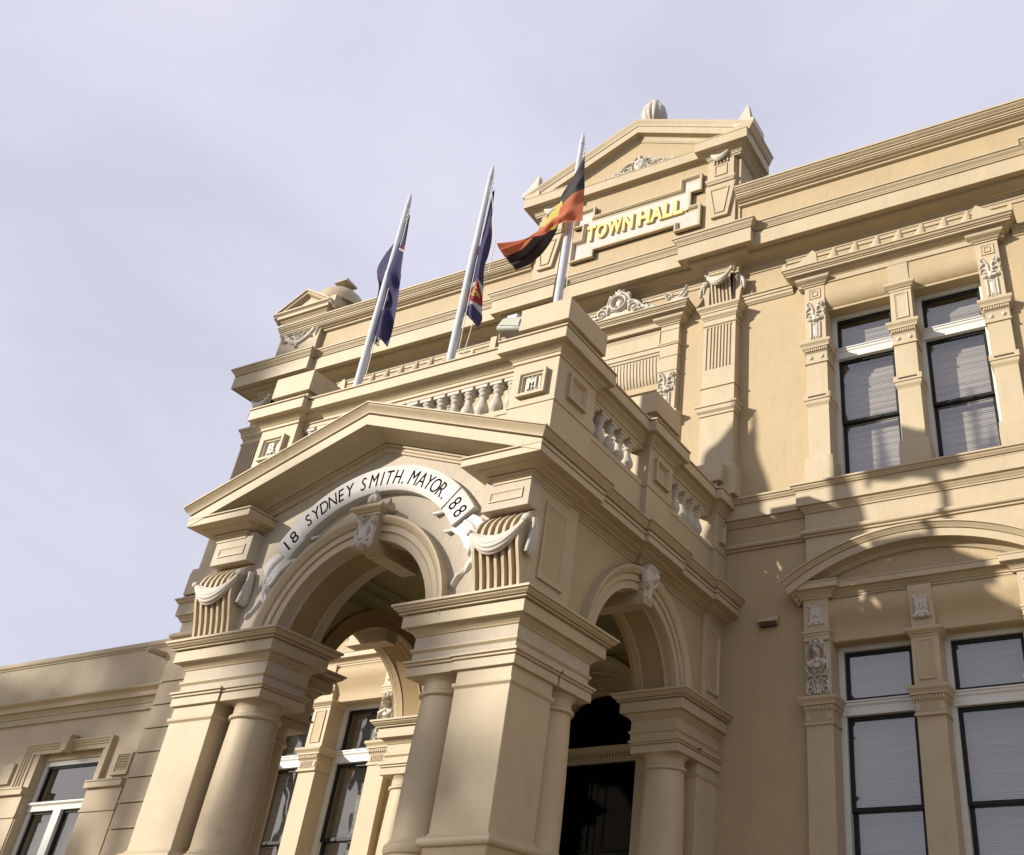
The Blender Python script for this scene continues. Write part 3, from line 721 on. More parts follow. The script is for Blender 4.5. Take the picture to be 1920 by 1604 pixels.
def flutes(mb, x0, x1, z0, z1, y, n, w=None, dep=.018):
    """raised fillets between flutes"""
    p = (x1 - x0) / n
    for i in range(n + 1):
        xx = x0 + i * p; mb.box(xx - p * .27, xx + p * .27, y - dep, y + .002, z0, z1)
def giant_pilaster(cx, hw=.29, scroll=True):
    yf = 4.40; x0, x1 = cx - hw, cx + hw
    b = MB(); b.box(x0, x1, yf + .02, YW + .01, 8.30, 12.0)
    b.box(x0, x1, yf, yf + .0199, 8.30, 10.74); b.box(x0, x1, yf, yf + .0199, 11.60, 11.80)
    b.box(x0, x0 + .055, yf, yf + .0199, 10.74, 11.60); b.box(x1 - .055, x1, yf, yf + .0199, 10.74, 11.60)
    n = 8; a, c_ = x0 + .055, x1 - .055; p = (c_ - a) / n
    for i in range(1, n): b.box(a + i * p - p * .24, a + i * p + p * .24, yf, yf + .0199, 10.74, 11.60)
    q = b.build('giant_pilaster', TRIM, HALL, smooth=None)
    c = MB(); c.sweep(pil_path(x0, x1, yf, YW + .02), prof([('l', .02, 10.40), ('l', .02, 10.375), ('l', .002, 10.37)]), plan, side=-1); c.build('band', TRIM, q, bevel=0.004); c = MB()
    c.sweep(pil_path(x0, x1, yf, YW + .02), prof([('l', .075, 10.03), ('l', .075, 9.99), ('l', .055, 9.985), ('l', .055, 9.93), ('s', .02, 9.87), ('l', .02, 9.84), ('l', .002, 9.835)]), plan, side=-1); c.build('band', TRIM, q, bevel=0.004); c = MB()
    c.sweep(pil_path(x0, x1, yf, YW + .02), prof([('l', .06, 8.88), ('c', .07, 8.80), ('l', .08, 8.79), ('l', .08, 8.36)]), plan, side=-1)
    c.build('base', TRIM, q, bevel=0.004)
    c = MB(); c.sweep(pil_path(x0, x1, yf, YW + .02), prof([('l', .11, 12.0), ('l', .11, 11.97), ('s', .075, 11.915), ('l', .065, 11.91), ('l', .065, 11.875), ('l', .05, 11.87), ('l', .05, 11.83), ('s', .012, 11.76), ('l', .004, 11.755)]), plan, side=-1)
    c.sweep(pil_path(x0, x1, yf, YW + .02), prof([('l', .022, 11.66), ('l', .022, 11.635), ('l', .003, 11.62)]), plan, side=-1)
    c.build('capital', TRIM, q, bevel=0.003)
    # fluted console with swag above the cap
    c = MB(); c.box(cx - .247, cx + .247, 4.50, YW + .01, 12.005, 12.72)
    c.build('console_backing', TRIM, q, smooth=None)
    zz = [12.06, 12.15, 12.28, 12.42, 12.56, 12.66, 12.71]; yy = [4.44, 4.43, 4.40, 4.37, 4.345, 4.36, 4.40]
    c = MB()
    for i in range(6):
        xx = cx - .17 + i * .068; c.prism([(4.47, 12.06)] + list(zip(yy, zz)) + [(4.47, 12.71)], lambda p_, q_, t: (t, p_, q_), xx - .015, xx + .015)
    c.prism([(4.51, 12.06)] + [(y_ + .03, z_) for y_, z_ in zip(yy, zz)] + [(4.51, 12.71)], lambda p_, q_, t: (t, p_, q_), cx - .185, cx + .185)
    c.sweep([(cx - .19, YW), (cx - .19, 4.43), (cx + .19, 4.43), (cx + .19, YW)], prof([('l', .02, 12.06), ('l', .02, 12.02), ('l', .0, 12.01)]), plan, side=-1)
    c.sweep([(cx - .25, YW), (cx - .25, 4.38), (cx + .25, 4.38), (cx + .25, YW)], prof([('l', .06, 12.95), ('l', .06, 12.89), ('s', .0, 12.80), ('l', -.01, 12.79), ('l', -.01, 12.75), ('l', -.03, 12.745), ('l', -.03, 12.70)]), plan, side=-1)
    c.build('console', TRIM, q, smooth=30)
    s = carve(SWAG2, 'swag', q, (cx, 4.32, 12.58))
    # side scrolls with drapery hung over the wings
    for sx in (-1, 1):
        pts = [(0, 0), (.06, 0), (.075, .15), (.10, .33), (.14, .45), (.15, .55), (.13, .62), (.0, .66)]
        MB().prism([(cx + sx * (.25 + a), 12.0 + b_) for a, b_ in pts], lambda p_, q_, t: (p_, t, q_), 4.46, YW).build('side_scroll', TRIM, q, bevel=0.004)
        r = relief([(bez((0, .18), (sx * .12, .16), (sx * .115, -.05), 8), .042, .028, .05), (bez((sx * .02, .16), (sx * .06, .12), (sx * .05, .0), 8), .03, .012, .035), ([(0, .18), (sx * .05, .175)], .05, .04, .06)], [(sx * .02, .185, .055, .04, .07)], (-.18, .18, -.12, .26), .009)
        sm_build(r, 'drapery', ORN, q, (cx + sx * .30, 4.455, 12.42))
    return q
for c_ in PILC: giant_pilaster(c_)
for c_ in (-8.53, flip(-8.53)): giant_pilaster(c_, .28)

# ------------------------------------------------------------------ central upper window behind the balustrade
def centre_bay():
    cx = AX; y0 = 4.48
    for dx in (-1.0, 1.0):
        x0, x1 = cx + dx - .175, cx + dx + .175
        b = MB(); b.box(x0, x1, y0, 4.88, 8.28, 11.98)
        p = b.build('pilaster', TRIM, HALL, bevel=0.005)
        c = MB()
        c.sweep(pil_path(x0, x1, y0, 4.86), prof([('l', .03, 11.58), ('l', .03, 11.55), ('l', .018, 11.545), ('l', .018, 11.52), ('l', .003, 11.515)]), plan, side=-1); c.build('band', TRIM, p, bevel=0.003); c = MB()
        c.sweep(pil_path(x0, x1, y0, 4.86), prof([('l', .012, 11.86), ('l', .012, 11.845)]), plan, side=-1); c.build('band', TRIM, p, bevel=0.003); c = MB()
        c.sweep(pil_path(x0, x1, y0, 4.86), prof([('l', .012, 11.30), ('l', .012, 11.285)]), plan, side=-1); c.build('band', TRIM, p, bevel=0.003); c = MB()
        c.sweep(pil_path(x0, x1, y0, 4.86), prof([('l', .012, 11.0), ('l', .012, 10.98)]), plan, side=-1); c.build('band', TRIM, p, bevel=0.003); c = MB()
        c.sweep(pil_path(x0, x1, y0, 4.86), prof([('l', .085, 10.14), ('l', .085, 10.11), ('s', .05, 10.05), ('l', .025, 10.04), ('l', .025, 9.98), ('l', .006, 9.97)]), plan, side=-1)
        c.build('capital', TRIM, p, bevel=0.003)
        carve(ACAN, 'carving', p, (cx + dx, y0 + .002, 10.54))
        c = MB(); c.sweep(pil_path(x0, x1, y0, 4.62), prof([('l', .12, 12.08), ('l', .12, 12.06), ('s', .04, 11.98), ('l', .02, 11.975), ('l', .02, 11.95)]), plan, side=-1); c.build('bracket_cap', TRIM, p, bevel=0.003)
    # panelled frieze and reeded cove
    b = MB(); b.box(cx - .82, cx + .82, 4.54, 4.66, 11.38, 12.02); fr = b.build('frieze', TRIM, HALL, smooth=None)
    f = MB(); frame_rect(f, cx - .78, cx + .78, 11.58, 11.93, 4.54, .05, .018); f.sweep([(cx - .82, 4.54), (cx + .82, 4.54)], prof([('l', .04, 11.50), ('l', .04, 11.455), ('l', .02, 11.45), ('l', .02, 11.40)]), plan, side=-1); f.build('panel_frame', TRIM, fr, bevel=0.003)
    c = MB(); n = 26; wd = 1.64 / n
    for i in range(n):
        xa = cx - .82 + i * wd
        pts = [(4.50 + .22 * (1 - math.cos(R(a))), 11.36 - .60 * math.sin(R(a))) for a in range(0, 91, 9)]
        pr = [(4.78, 11.36)] + pts + [(4.78, 10.76)]
        c.prism(pr, lambda p_, q_, t: (t, p_, q_), xa + wd * .16, xa + wd * .84)
    pr = [(4.80, 11.37)] + [(4.525 + .22 * (1 - math.cos(R(a))), 11.37 - .61 * math.sin(R(a))) for a in range(0, 91, 9)] + [(4.80, 10.76)]
    c.prism(pr, lambda p_, q_, t: (t, p_, q_), cx - .82, cx + .82)
    c.build('reeded_cove', TRIM, HALL, smooth=25)
    hp = prof([('l', .24, 12.28), ('l', .24, 12.255), *Q(.24, 12.255), ('s', .205, 12.215), *Q(.205, 12.215), ('l', .19, 12.202), ('l', .19, 12.187), *Q(.19, 12.187, .02, .01), ('l', .175, 12.177), ('l', .175, 12.145), ('l', .12, 12.14), ('l', .12, 12.13), ('s', .03, 12.07), ('l', .02, 12.065), ('l', .02, 11.97)], -.05)
    h = MB().sweep([(cx - 1.19, YW), (cx - 1.19, YW - .11), (cx + 1.19, YW - .11), (cx + 1.19, YW)], hp, plan, side=-1).build('hood', TRIM, HALL, bevel=0.003)
    # carved oval crest with scrolls
    st = [(arc(0, .34, .155, 0, 360, 28), .034, .034, .075), (arc(0, .34, .225, 205, -25, 22), .028, .028, .05), (spiral(-.33, .16, .12, .02, -20, 1.6), .028, .016, .055), (spiral(.33, .16, .12, .02, 200, -1.6), .028, .016, .055)]
    for sx in (-1, 1):
        st += [(bez((sx * .16, .30), (sx * .34, .42), (sx * .52, .10)), .030, .018, .05), (bez((sx * .42, .10), (sx * .60, .18), (sx * .80, .03)), .026, .012, .04), (bez((sx * .5, .02), (sx * .66, .10), (sx * .74, .06)), .026, .012, .045), (spiral(sx * .20, .50, .045, .01, 90, 1.1 * sx), .018, .012, .05),
               (bez((sx * .55, .10), (sx * .8, .0), (sx * 1.1, .07)), .020, .016, .035), ([(sx * .02, .52), (sx * .09, .63)], .032, .018, .06)]
        st += [(spiral(sx * 1.02, .17, .075, .015, 0, 1.3 * sx), .020, .014, .05), (bez((sx * 1.08, .02), (sx * 1.30, .10), (sx * 1.36, .34)), .050, .016, .06), (bez((sx * 1.16, .02), (sx * 1.33, .04), (sx * 1.38, .20)), .05, .02, .06), ([(sx * 1.0, .03), (sx * 1.38, .03)], .035, .035, .05)]
    bl = [(0, .60, .05, .06, .07), (0, .34, .075, .10, .04), (-.33, .16, .03, .03, .06), (.33, .16, .03, .03, .06), (0, .06, .34, .07, .035)]
    bl += [(random.uniform(-.07, .07), .34 + random.uniform(-.08, .08), .018, .018, .06) for _ in range(14)]
    bl += [(sx * (.46 + .03 * k), .06 + random.uniform(0, .10), .022, .018, .055) for sx in (-1, 1) for k in range(7)]
    r = relief(st, bl, (-1.42, 1.42, 0, .70), .009)
    r.box(-.36, .36, -.0, .05, .0, .16)
    sm_build(r, 'crest_carving', ORN, h, (cx, 4.33, 12.275))
    make_window(cx - .82, cx + .82, 8.42, 9.50, 10.0, 10.12, 10.78, 4.80, BLIND2)
centre_bay()

# ------------------------------------------------------------------ gable with the lettered plaque
def gable():
    gx = .12; yg = 4.55; hw = 2.28; zt = 16.0
    g = MB(); g.box(gx - hw, gx + hw, yg, 5.35, 13.44, 16.05)
    g.prism([(gx - hw - .02, 16.049), (gx + hw + .02, 16.049), (gx + hw, 16.12), (gx, 17.05), (gx - hw, 16.12)], lambda p_, q_, t: (p_, t, q_), yg, 5.35)
    G = g.build('gable', WALL, HALL, smooth=None)
    # raking cornice
    rk = [(0, 0), (0, .25), (-.035, .25), (-.05, .243), (-.09, .215), (-.12, .205), (-.135, .20), (-.145, .195), (-.145, .185), (-.16, .18), (-.305, .18), (-.305, .10), (-.32, .06), (-.36, .035), (-.39, .03), (-.40, .02), (-.43, .02), (-.43, 0), (-.43, -.02), (-.12, -.02), (-.12, -.85), (0, -.85)]
    g2 = MB().sweep([(gx - 2.62, 16.30), (gx, 17.50), (gx + 2.62, 16.30)], rk, elev(yg), vert_ends=True); k_ = len(rk); sl = 1.2 / 2.62
    for j_, (u_, v_) in enumerate(rk):
        xe = 2.37 + max(v_, .0); ze = 17.50 - sl * xe + u_ / math.cos(math.atan(sl))
        g2.v[j_] = (gx - xe, yg - v_, ze); g2.v[2 * k_ + j_] = (gx + xe, yg - v_, ze)
    g2.build('raking_cornice', TRIM, G, smooth=25, bevel=0.004)
    # side eaves
    side = [(.34, 16.30), (.34, 16.26), (.33, 16.25), (.29, 16.18), (.275, 16.16), (.27, 16.12)]
    cr = [(-.05, 16.28)] + [(a, b) for a, b in [(.34, 16.29), (.34, 16.26), (.325, 16.245), (.30, 16.20), (.285, 16.16), (.27, 16.15), (.27, 16.10)]] + [(-.05, 16.10)]
    for sg in (-1, 1):
        px = gx + sg * 2.28
        p = [(px, yg - .245), (px, 5.35)]
        MB().sweep(p if sg > 0 else [(px, 5.35), (px, yg - .245)], cr, plan, side=-1).build('eaves_crown', TRIM, G, smooth=25)
    hc = prof([('l', .26, 16.098), ('l', .26, 16.08), ('l', .25, 16.075), ('l', .25, 15.82), ('l', .17, 15.81), ('l', .17, 15.80), ('s', .06, 15.70), ('l', .05, 15.695), ('l', .05, 15.65), ('l', .03, 15.645), ('l', .03, 15.58), ('l', .015, 15.575), ('l', .015, 15.52)], -.05)
    pth = [(gx - hw, 5.35), (gx - hw, yg - .0), (gx - hw - .0, yg - .07), (gx - 1.66, yg - .07), (gx - 1.66, yg + .10), (gx + 1.66, yg + .10), (gx + 1.66, yg - .07), (gx + hw, yg - .07), (gx + hw, 5.35)]
    pth = [(gx - hw, 5.35), (gx - hw, yg - .07), (gx - 1.66, yg - .07), (gx - 1.66, yg + .10), (gx + 1.66, yg + .10), (gx + 1.66, yg - .07), (gx + hw, yg - .07), (gx + hw, 5.35)]
    hc2 = prof([('l', .25, 16.098), ('l', .25, 16.075), ('l', .24, 16.07), ('l', .24, 15.84), ('l', .15, 15.83), ('s', .06, 15.74), ('l', .05, 15.735), ('l', .05, 15.70), ('l', .03, 15.695), ('l', .03, 15.66)], -.05)
    MB().sweep(pth, hc2, plan, side=-1).build('gable_cornice', TRIM, G, bevel=0.003)
    # strip pilasters with swag, panels and drop keystone
    for sx in (-1, 1):
        cx = gx + sx * 1.90
        b = MB(); b.box(cx - .30, cx + .30, yg - .05, yg, 13.44, 15.68); b.box(cx - .27, cx + .27, yg - .09, yg - .0501, 15.15, 15.68)
        s = b.build('strip', TRIM, G, bevel=0.004)
        b = MB(); b.sweep([(cx - .27, yg), (cx - .27, yg - .09), (cx + .27, yg - .09), (cx + .27, yg)], prof([('l', .035, 15.17), ('l', .035, 15.13), ('s', .01, 15.08), ('l', .0, 15.06)]), plan, side=-1)
        b.build('band', TRIM, s, bevel=0.003); b = MB()
        b.prism([(cx - .30, 15.0), (cx + .30, 15.0), (cx + .30, 14.93), (cx + .17, 14.18), (cx - .17, 14.18), (cx - .30, 14.93)][::-1], lambda p_, q_, t: (p_, t, q_), yg - .11, yg - .05)
        b.sweep([(cx - .10, 14.26), (cx - .20, 14.88), (cx + .20, 14.88), (cx + .10, 14.26)], [(0, -.005), (0, .02), (-.015, .02), (-.03, .004), (-.03, -.005)], elev(yg - .11), closed=True)
        b.build('drop_keystone', TRIM, s, bevel=0.003)
        b = MB(); frame_rect(b, cx - .13, cx + .13, 15.24, 15.52, yg - .09, .035, .02); b.build('panel_frame', TRIM, s, bevel=0.003)
        MB().box(cx - .30, cx + .30, yg - .08, yg - .05, 13.47, 13.60).build('foot_block', TRIM, s, bevel=0.003)
        c = MB()
        for i in range(5): c.box(cx - .14 + i * .07 - .014, cx - .14 + i * .07 + .014, yg - .12, yg - .09, 15.56, 15.67)
        c.build('fluting', TRIM, s)
        o = carve(SWAG2, 'swag', s, (cx, yg - .10, 15.77)); o.scale = (.95, 1, .95)
    # plaque
    c0 = .205
    half = [(-1.42, 14.13), (-1.42, 14.68), (-1.20, 14.68), (-1.20, 15.03), (-1.42, 15.03), (-1.42, 15.48), (-.95, 15.48), (-.95, 15.22)]
    P = [(c0 + a, b) for a, b in half] + [(c0 - a, b) for a, b in reversed(half)]
    P = P[:-1] + [(c0 + 1.42, 14.13)] if P[-1] != (c0 + 1.42, 14.13) else P
    P += [(c0 + .88, 14.13), (c0 + .88, 14.30), (c0 - .88, 14.30), (c0 - .88, 14.13)]
    fr = MB().sweep(P, [(0, -.02), (0, .10), (-.035, .10), (-.045, .085), (-.06, .075), (-.07, .045), (-.095, .035), (-.095, -.02)], elev(yg), closed=True)
    pl = fr.build('plaque', TRIM, G, bevel=0.003)
    MB().prism(P, lambda p_, q_, t: (p_, t, q_), yg - .03, yg - .005).build('plaque_face', PLAQ, pl, smooth=None)
    cell = MB()
    def letters(s, xa, xb, zb, h):
        t = text_mb(s, 1.0, .03, .038, .0); lo, hi = bbox(t.v); kx = (xb - xa) / (hi[0] - lo[0]); kz = h / (hi[1] - lo[1])
        cell.add([(xa + (x - lo[0]) * kx, yg - .055 - z * .8, zb + (y - lo[1]) * kz) for x, y, z in t.v], t.f)
    def word(s, xa, xb):
        n = len(s); wts = [{'I': .4, 'W': 1.35, 'T': .85, 'L': .8, 'O': 1.05, '.': .3}.get(ch, 1.0) for ch in s]; T = sum(wts); x = xa
        for ch, w_2 in zip(s, wts):
            ww = (xb - xa) * w_2 / T
            if ch == '.': letters('.', x + .02, x + .08, 14.605, .06)
            else: letters(ch, x + .005, x + ww - .012, 14.585, .395)
            x += ww
    word('TOWN', -.89, .17); word('HALL.', .26, 1.33)
    cell.build('lettering', GOLD, pl, smooth=None, bevel=0.004)
    # tympanum carving
    st = []; bl = [(0, .20, .13, .17, .07), (0, .40, .05, .07, .06)]
    for sx in (-1, 1):
        st += [(spiral(sx * .27, .12, .10, .02, 0, 1.5 * sx), .028, .016, .06), (spiral(sx * .52, .09, .08, .015, 180, -1.4 * sx), .024, .014, .055), (spiral(sx * .74, .065, .055, .012, 0, 1.3 * sx), .020, .012, .05),
               (bez((sx * .1, .30), (sx * .3, .32), (sx * .42, .16)), .028, .014, .055), (bez((sx * .4, .03), (sx * .7, .16), (sx * 1.0, .02)), .024, .010, .045), ([(sx * .05, .02), (sx * .95, .02)], .03, .015, .04), (bez((sx * .14, .05), (sx * .2, .3), (sx * .06, .42)), .022, .012, .06)]
    cut = [([(-.05, .14), (.05, .26)], .012, .03), ([(.05, .14), (-.05, .26)], .012, .03)]
    r = relief(st, bl, (-1.06, 1.06, 0, .50), .009, cuts=cut)
    sm_build(r, 'tympanum_carving', ORN, G, (.17, yg - .06, 16.10))
    # corner acroteria and central shell urn
    for sx in (-1, 1):
        a = MB(); px = gx + sx * 2.44
        for k in range(6):
            z = 16.42 + k * .085; wd = .20 - k * .028
            a.prism([(px - sx * .26 + sx * .26 - wd * (1 if sx > 0 else 1), z), (px + wd * .6, z), (px + wd * .45, z + .085), (px, z + .125), (px - wd * .8, z + .085)], lambda p_, q_, t: (p_, t, q_), yg - .20 + k * .02, yg + .05 - k * .01)
        a.box(px - .24, px + .18, yg - .22, yg + .10, 16.28, 16.43)
        a.box(px + sx * .0 - .05, px + .12, yg + .05, yg + .45, 16.30, 16.62)
        a.build('acroterion', ORN, G, bevel=0.008)
    u = MB(); seg = 48; pr = [(.10, 17.45), (.16, 17.60), (.20, 17.66), (.13, 17.72), (.10, 17.80), (.19, 17.86), (.28, 17.97), (.325, 18.10), (.315, 18.24), (.25, 18.38), (.15, 18.46), (.13, 18.50), (.12, 18.56), (.0, 18.60)]
    u.lathe(pr, 0, 0, seg, cap=False)
    vv = []
    for i, (x, y, z) in enumerate(u.v):
        a = math.atan2(y, x); r = math.hypot(x, y)
        if 17.84 < z < 18.45: r *= 1 - .16 * (0.5 - 0.5 * math.cos(a * 12)) ** 1.5
        vv.append((gx + r * math.cos(a), 4.95 + r * math.sin(a), z))
    u.v = [(gx + (x - gx) * .88, 4.95 + (y - 4.95) * .88, z + .13) for x, y, z in vv]; u.build('shell_urn', ORN, G, smooth=60)
gable()

# ------------------------------------------------------------------ end pavilion blocks of the parapet
def end_block(cx, sg):
    b = MB(); yb = YW - .14
    prf = [(.69, 13.44), (.69, 13.52), (.64, 13.60), (.60, 13.80), (.585, 14.05), (.60, 14.50), (.62, 14.75), (.62, 14.86)]
    b.prism([(cx - a, z) for a, z in prf] + [(cx + a, z) for a, z in reversed(prf)], lambda p_, q_, t: (p_, t, q_), yb, YW + 1.1)
    B = b.build('parapet_block', TRIM, HALL, bevel=0.004)
    x0, x1 = cx - .62, cx + .62
    MB().sweep([(x0, YW + 1.1), (x0, yb), (x1, yb), (x1, YW + 1.1)], prof([('l', .20, 15.06), ('l', .20, 15.035), ('s', .15, 14.99), ('l', .14, 14.985), ('l', .14, 14.91), ('l', .09, 14.90), ('s', .03, 14.82), ('l', .02, 14.815), ('l', .02, 14.76)], -.04), plan, side=-1).build('block_cornice', TRIM, B, bevel=0.003)
    MB().prism([(cx - .76, 15.055), (cx + .76, 15.055), (cx, 15.46)], lambda p_, q_, t: (p_, t, q_), yb - .05, YW + 1.1).build('block_gable', TRIM, B, smooth=None)
    MB().sweep([(cx - .84, 15.055), (cx, 15.56), (cx + .84, 15.055)], [(0, -.03), (0, .20), (-.03, .20), (-.05, .17), (-.07, .16), (-.09, .15), (-.12, .07), (-.135, .06), (-.15, .06), (-.15, -.03)], elev(yb), vert_ends=True).build('block_raking_cornice', TRIM, B, smooth=25)
    d = MB(); d.box(cx - .55, cx + .55, 4.62, 5.75, 15.2, 15.50)
    d.lathe([(.60, 15.50), (.60, 15.54), (.58, 15.55)] + [(.575 * math.cos(R(a)), 15.55 + .55 * math.sin(R(a))) for a in range(5, 80, 6)] + [(.10, 16.09), (.10, 16.10), (.055, 16.13), (.05, 16.25), (.075, 16.27)], cx + .1, 5.15, 28)
    cx += .1; d.add([(cx + a * .19, 5.15 + c * .19, 16.27) for a, c in ((-1, -1), (1, -1), (1, 1), (-1, 1))] + [(cx + a * .17, 5.15 + c * .17, 16.32) for a, c in ((-1, -1), (1, -1), (1, 1), (-1, 1))] + [(cx, 5.15, 16.52)], [(3, 2, 1, 0), (0, 1, 5, 4), (1, 2, 6, 5), (2, 3, 7, 6), (3, 0, 4, 7), (4, 5, 8), (5, 6, 8), (6, 7, 8), (7, 4, 8)])
    d.build('dome', TRIM, B, smooth=40); cx -= .1
    st = [(arc(0, 0, .14, 0, 360, 24), .022, .022, .05), (arc(0, 0, .075, 0, 360, 18), .016, .016, .045)]; bl = [(0, 0, .04, .04, .07)]
    for sx in (-1, 1):
        st += [(bez((sx * .52, .24), (sx * .34, -.20), (0, -.26), 12), .055, .07, .06), ([(sx * .54, .28), (sx * .52, -.05)], .045, .03, .06), ([(sx * .52, -.05), (sx * .50, -.18)], .03, .015, .05), (bez((sx * .15, .1), (sx * .3, .2), (sx * .5, .26)), .03, .04, .05)]
        bl += [(sx * random.uniform(.12, .46), random.uniform(-.2, .12), .035, .03, .08) for _ in range(9)]
    bl += [(0, -.36, .045, .05, .06), (random.uniform(-.1, .1), -.24, .04, .04, .08), (.1, -.2, .035, .035, .085)]
    sm_build(relief(st, bl, (-.62, .62, -.44, .36), .010), 'swag_carving', ORN, B, (cx, yb + .002, 14.42))
end_block(-8.22, -1); end_block(flip(-8.22), 1)

# ------------------------------------------------------------------ entrance porch
PCX = 2.24                      # half width to the outer pier face
SIDE_Y = 2.37                   # centre of the side arches
IMP = prof([('l', .215, 5.215), ('l', .215, 5.188), *Q(.215, 5.188), ('l', .198, 5.175), ('s', .165, 5.143), *Q(.165, 5.143, .03, .012), ('l', .15, 5.131), ('l', .15, 5.118), *Q(.15, 5.118, .05, .012), ('l', .115, 5.106), ('l', .115, 4.985), ('l', .06, 4.98), ('s', .012, 4.915), ('l', .004, 4.91)], -.08)
IMP2 = prof([('l', .022, 4.785), ('l', .022, 4.765), ('l', .008, 4.75), ('l', .0, 4.74)], -.08)
ABA = prof([('l', .065, 4.665), ('l', .065, 4.642), *Q(.065, 4.642), ('s', .045, 4.612), *Q(.045, 4.612, .02, .01), ('l', .035, 4.60), ('l', .035, 4.515), ('l', .0, 4.51)], -.15)
def lpath(x0, y1, y2, sx, yy0=0.0):
    """plan outline of a corner block: pier plus column blocks along both sides"""
    p = [(x0, .62), (x0, yy0), (PCX, yy0), (PCX, y1), (1.6, y1), (1.6, .62)]
    return p if sx > 0 else [(-a, b) for a, b in reversed(p)]
def rpath(x0, x1, y0, y1, sx):
    p = [(x0, y1), (x0, y0), (x1, y0), (x1, y1)]
    return p if sx > 0 else [(-a, b) for a, b in reversed(p)]
def mx_(sx, a, b): return (a, b) if sx > 0 else (-b, -a)
def column(cx, cy):
    c = MB(); c.lathe([(.30, 0), (.30, 2.93), (.315, 2.94), (.325, 2.97), (.322, 3.01), (.30, 3.03), (.285, 3.035), (.285, 3.05), (.275, 3.06), (.268, 3.09), (.268, 3.3), (.262, 3.7), (.250, 4.1), (.240, 4.34), (.238, 4.345)], cx, cy, 40)
    k = c.build('column', TRIM, HALL, smooth=30)
    c = MB(); c.lathe([(.24, 4.33), (.252, 4.335), (.268, 4.345), (.272, 4.36), (.268, 4.375), (.25, 4.385), (.242, 4.39), (.240, 4.46), (.245, 4.475), (.275, 4.505), (.282, 4.52)], cx, cy, 40)
    c.build('capital', TRIM, k, smooth=30)
def corner(sx):
    # front corner: pier and two columns under one impost block
    b = MB(); a_, b_ = mx_(sx, 1.6, PCX)
    b.box(a_, b_, 0, .70, 0, 4.62)
    p = b.build('pier', TRIM, HALL, bevel=0.008)
    c = MB(); c.sweep(rpath(1.6, PCX, 0, .70, sx), prof([('l', .022, 4.39), ('l', .022, 4.365), ('s', .002, 4.335)]), plan, side=-1, closed=True)
    c.build('necking', TRIM, p, bevel=0.003)
    c = MB(); c.sweep(rpath(1.6, PCX, 0, .70, sx), prof([('l', .0, 3.075), ('l', .012, 3.065), ('l', .02, 3.05), ('t', .03, 2.96), ('l', .022, 2.945), ('l', .022, 2.0)]), plan, side=-1, closed=True)
    c.build('base', TRIM, p, bevel=0.003)
    im = MB(); im.sweep(lpath(1.0, 1.33, 0, sx), [(0, 4.62), (0, 5.0), (-.25, 5.0), (-.25, 4.62)], plan, closed=True, side=-1)
    xa, xb = mx_(sx, 1.24, PCX - .2); im.box(xa, xb, .2, .5, 4.6201, 5.0); xa, xb = mx_(sx, 1.7, 2.1); im.box(xa, xb, .5, 1.2, 4.6202, 5.0)
    im = im.build('impost_frieze', STUC, p, bevel=0.004)
    c = MB(); c.sweep(lpath(1.0, 1.33, 0, sx), IMP, plan, closed=True, side=-1); c.sweep(lpath(1.0, 1.33, 0, sx), IMP2, plan, closed=True, side=-1)
    xa, xb = mx_(sx, 1.0, PCX); c.box(xa + .02, xb - .02, .02, .60, 5.0, 5.19); xa, xb = mx_(sx, 1.6, PCX); c.box(xa + .02, xb - .02, .60, 1.31, 5.0, 5.188)
    c.build('impost', TRIM, p, bevel=0.003)
    c = MB(); c.sweep(rpath(1.585, PCX, 0, .69, sx), ABA, plan, closed=True, side=-1)
    c.sweep(rpath(1.0, 1.50, .02, .60, sx), ABA, plan, closed=True, side=-1); c.sweep(rpath(1.66, PCX, .79, 1.33, sx), ABA, plan, closed=True, side=-1)
    for (u0, u1, v0, v1) in ((1.05, 1.45, .06, .56), (1.7, 2.2, .84, 1.28)):
        xa, xb = mx_(sx, u0, u1); c.box(xa, xb, v0, v1, 4.522, 4.62)
    c.build('abacus', TRIM, p, bevel=0.003)
    column(sx * 1.28, .30); column(sx * 1.96, 1.06)
    # rear half of the side: column and wall pier
    b = MB(); b.box(a_, b_, 4.0, YW, 0, 4.62); p = b.build('pier', TRIM, HALL, bevel=0.008)
    def rp(y0, y1, x0=1.6): return rpath(x0, PCX, y0, y1, sx)
    c = MB(); c.sweep(rp(4.0, YW + .02), prof([('l', .022, 4.39), ('l', .022, 4.365), ('s', .002, 4.335)]), plan, side=-1, closed=True)
    c.build('necking', TRIM, p, bevel=0.003)
    c = MB(); c.sweep(rp(3.40, YW + .01), [(0, 4.62), (0, 5.0), (-.28, 5.0), (-.28, 4.62)], plan, closed=True, side=-1); c.build('impost_frieze', TRIM, p, bevel=0.004)
    c = MB(); c.sweep(rp(3.40, YW + .015), IMP, plan, closed=True, side=-1); c.sweep(rp(3.40, YW + .015), IMP2, plan, closed=True, side=-1)
    c.box(a_ + .02, b_ - .02, 3.42, YW - .01, 5.0, 5.19); c.build('impost', TRIM, p, bevel=0.003)
    c = MB(); c.sweep(rp(3.97, YW + .012, 1.585), ABA, plan, closed=True, side=-1); c.sweep(rp(3.42, 3.90, 1.66), ABA, plan, closed=True, side=-1)
    xa, xb = mx_(sx, 1.7, 2.2); c.box(xa, xb, 3.46, 3.86, 4.522, 4.62); c.build('abacus', TRIM, p, bevel=0.003)
    column(sx * 1.96, 3.68)
corner(1); corner(-1)

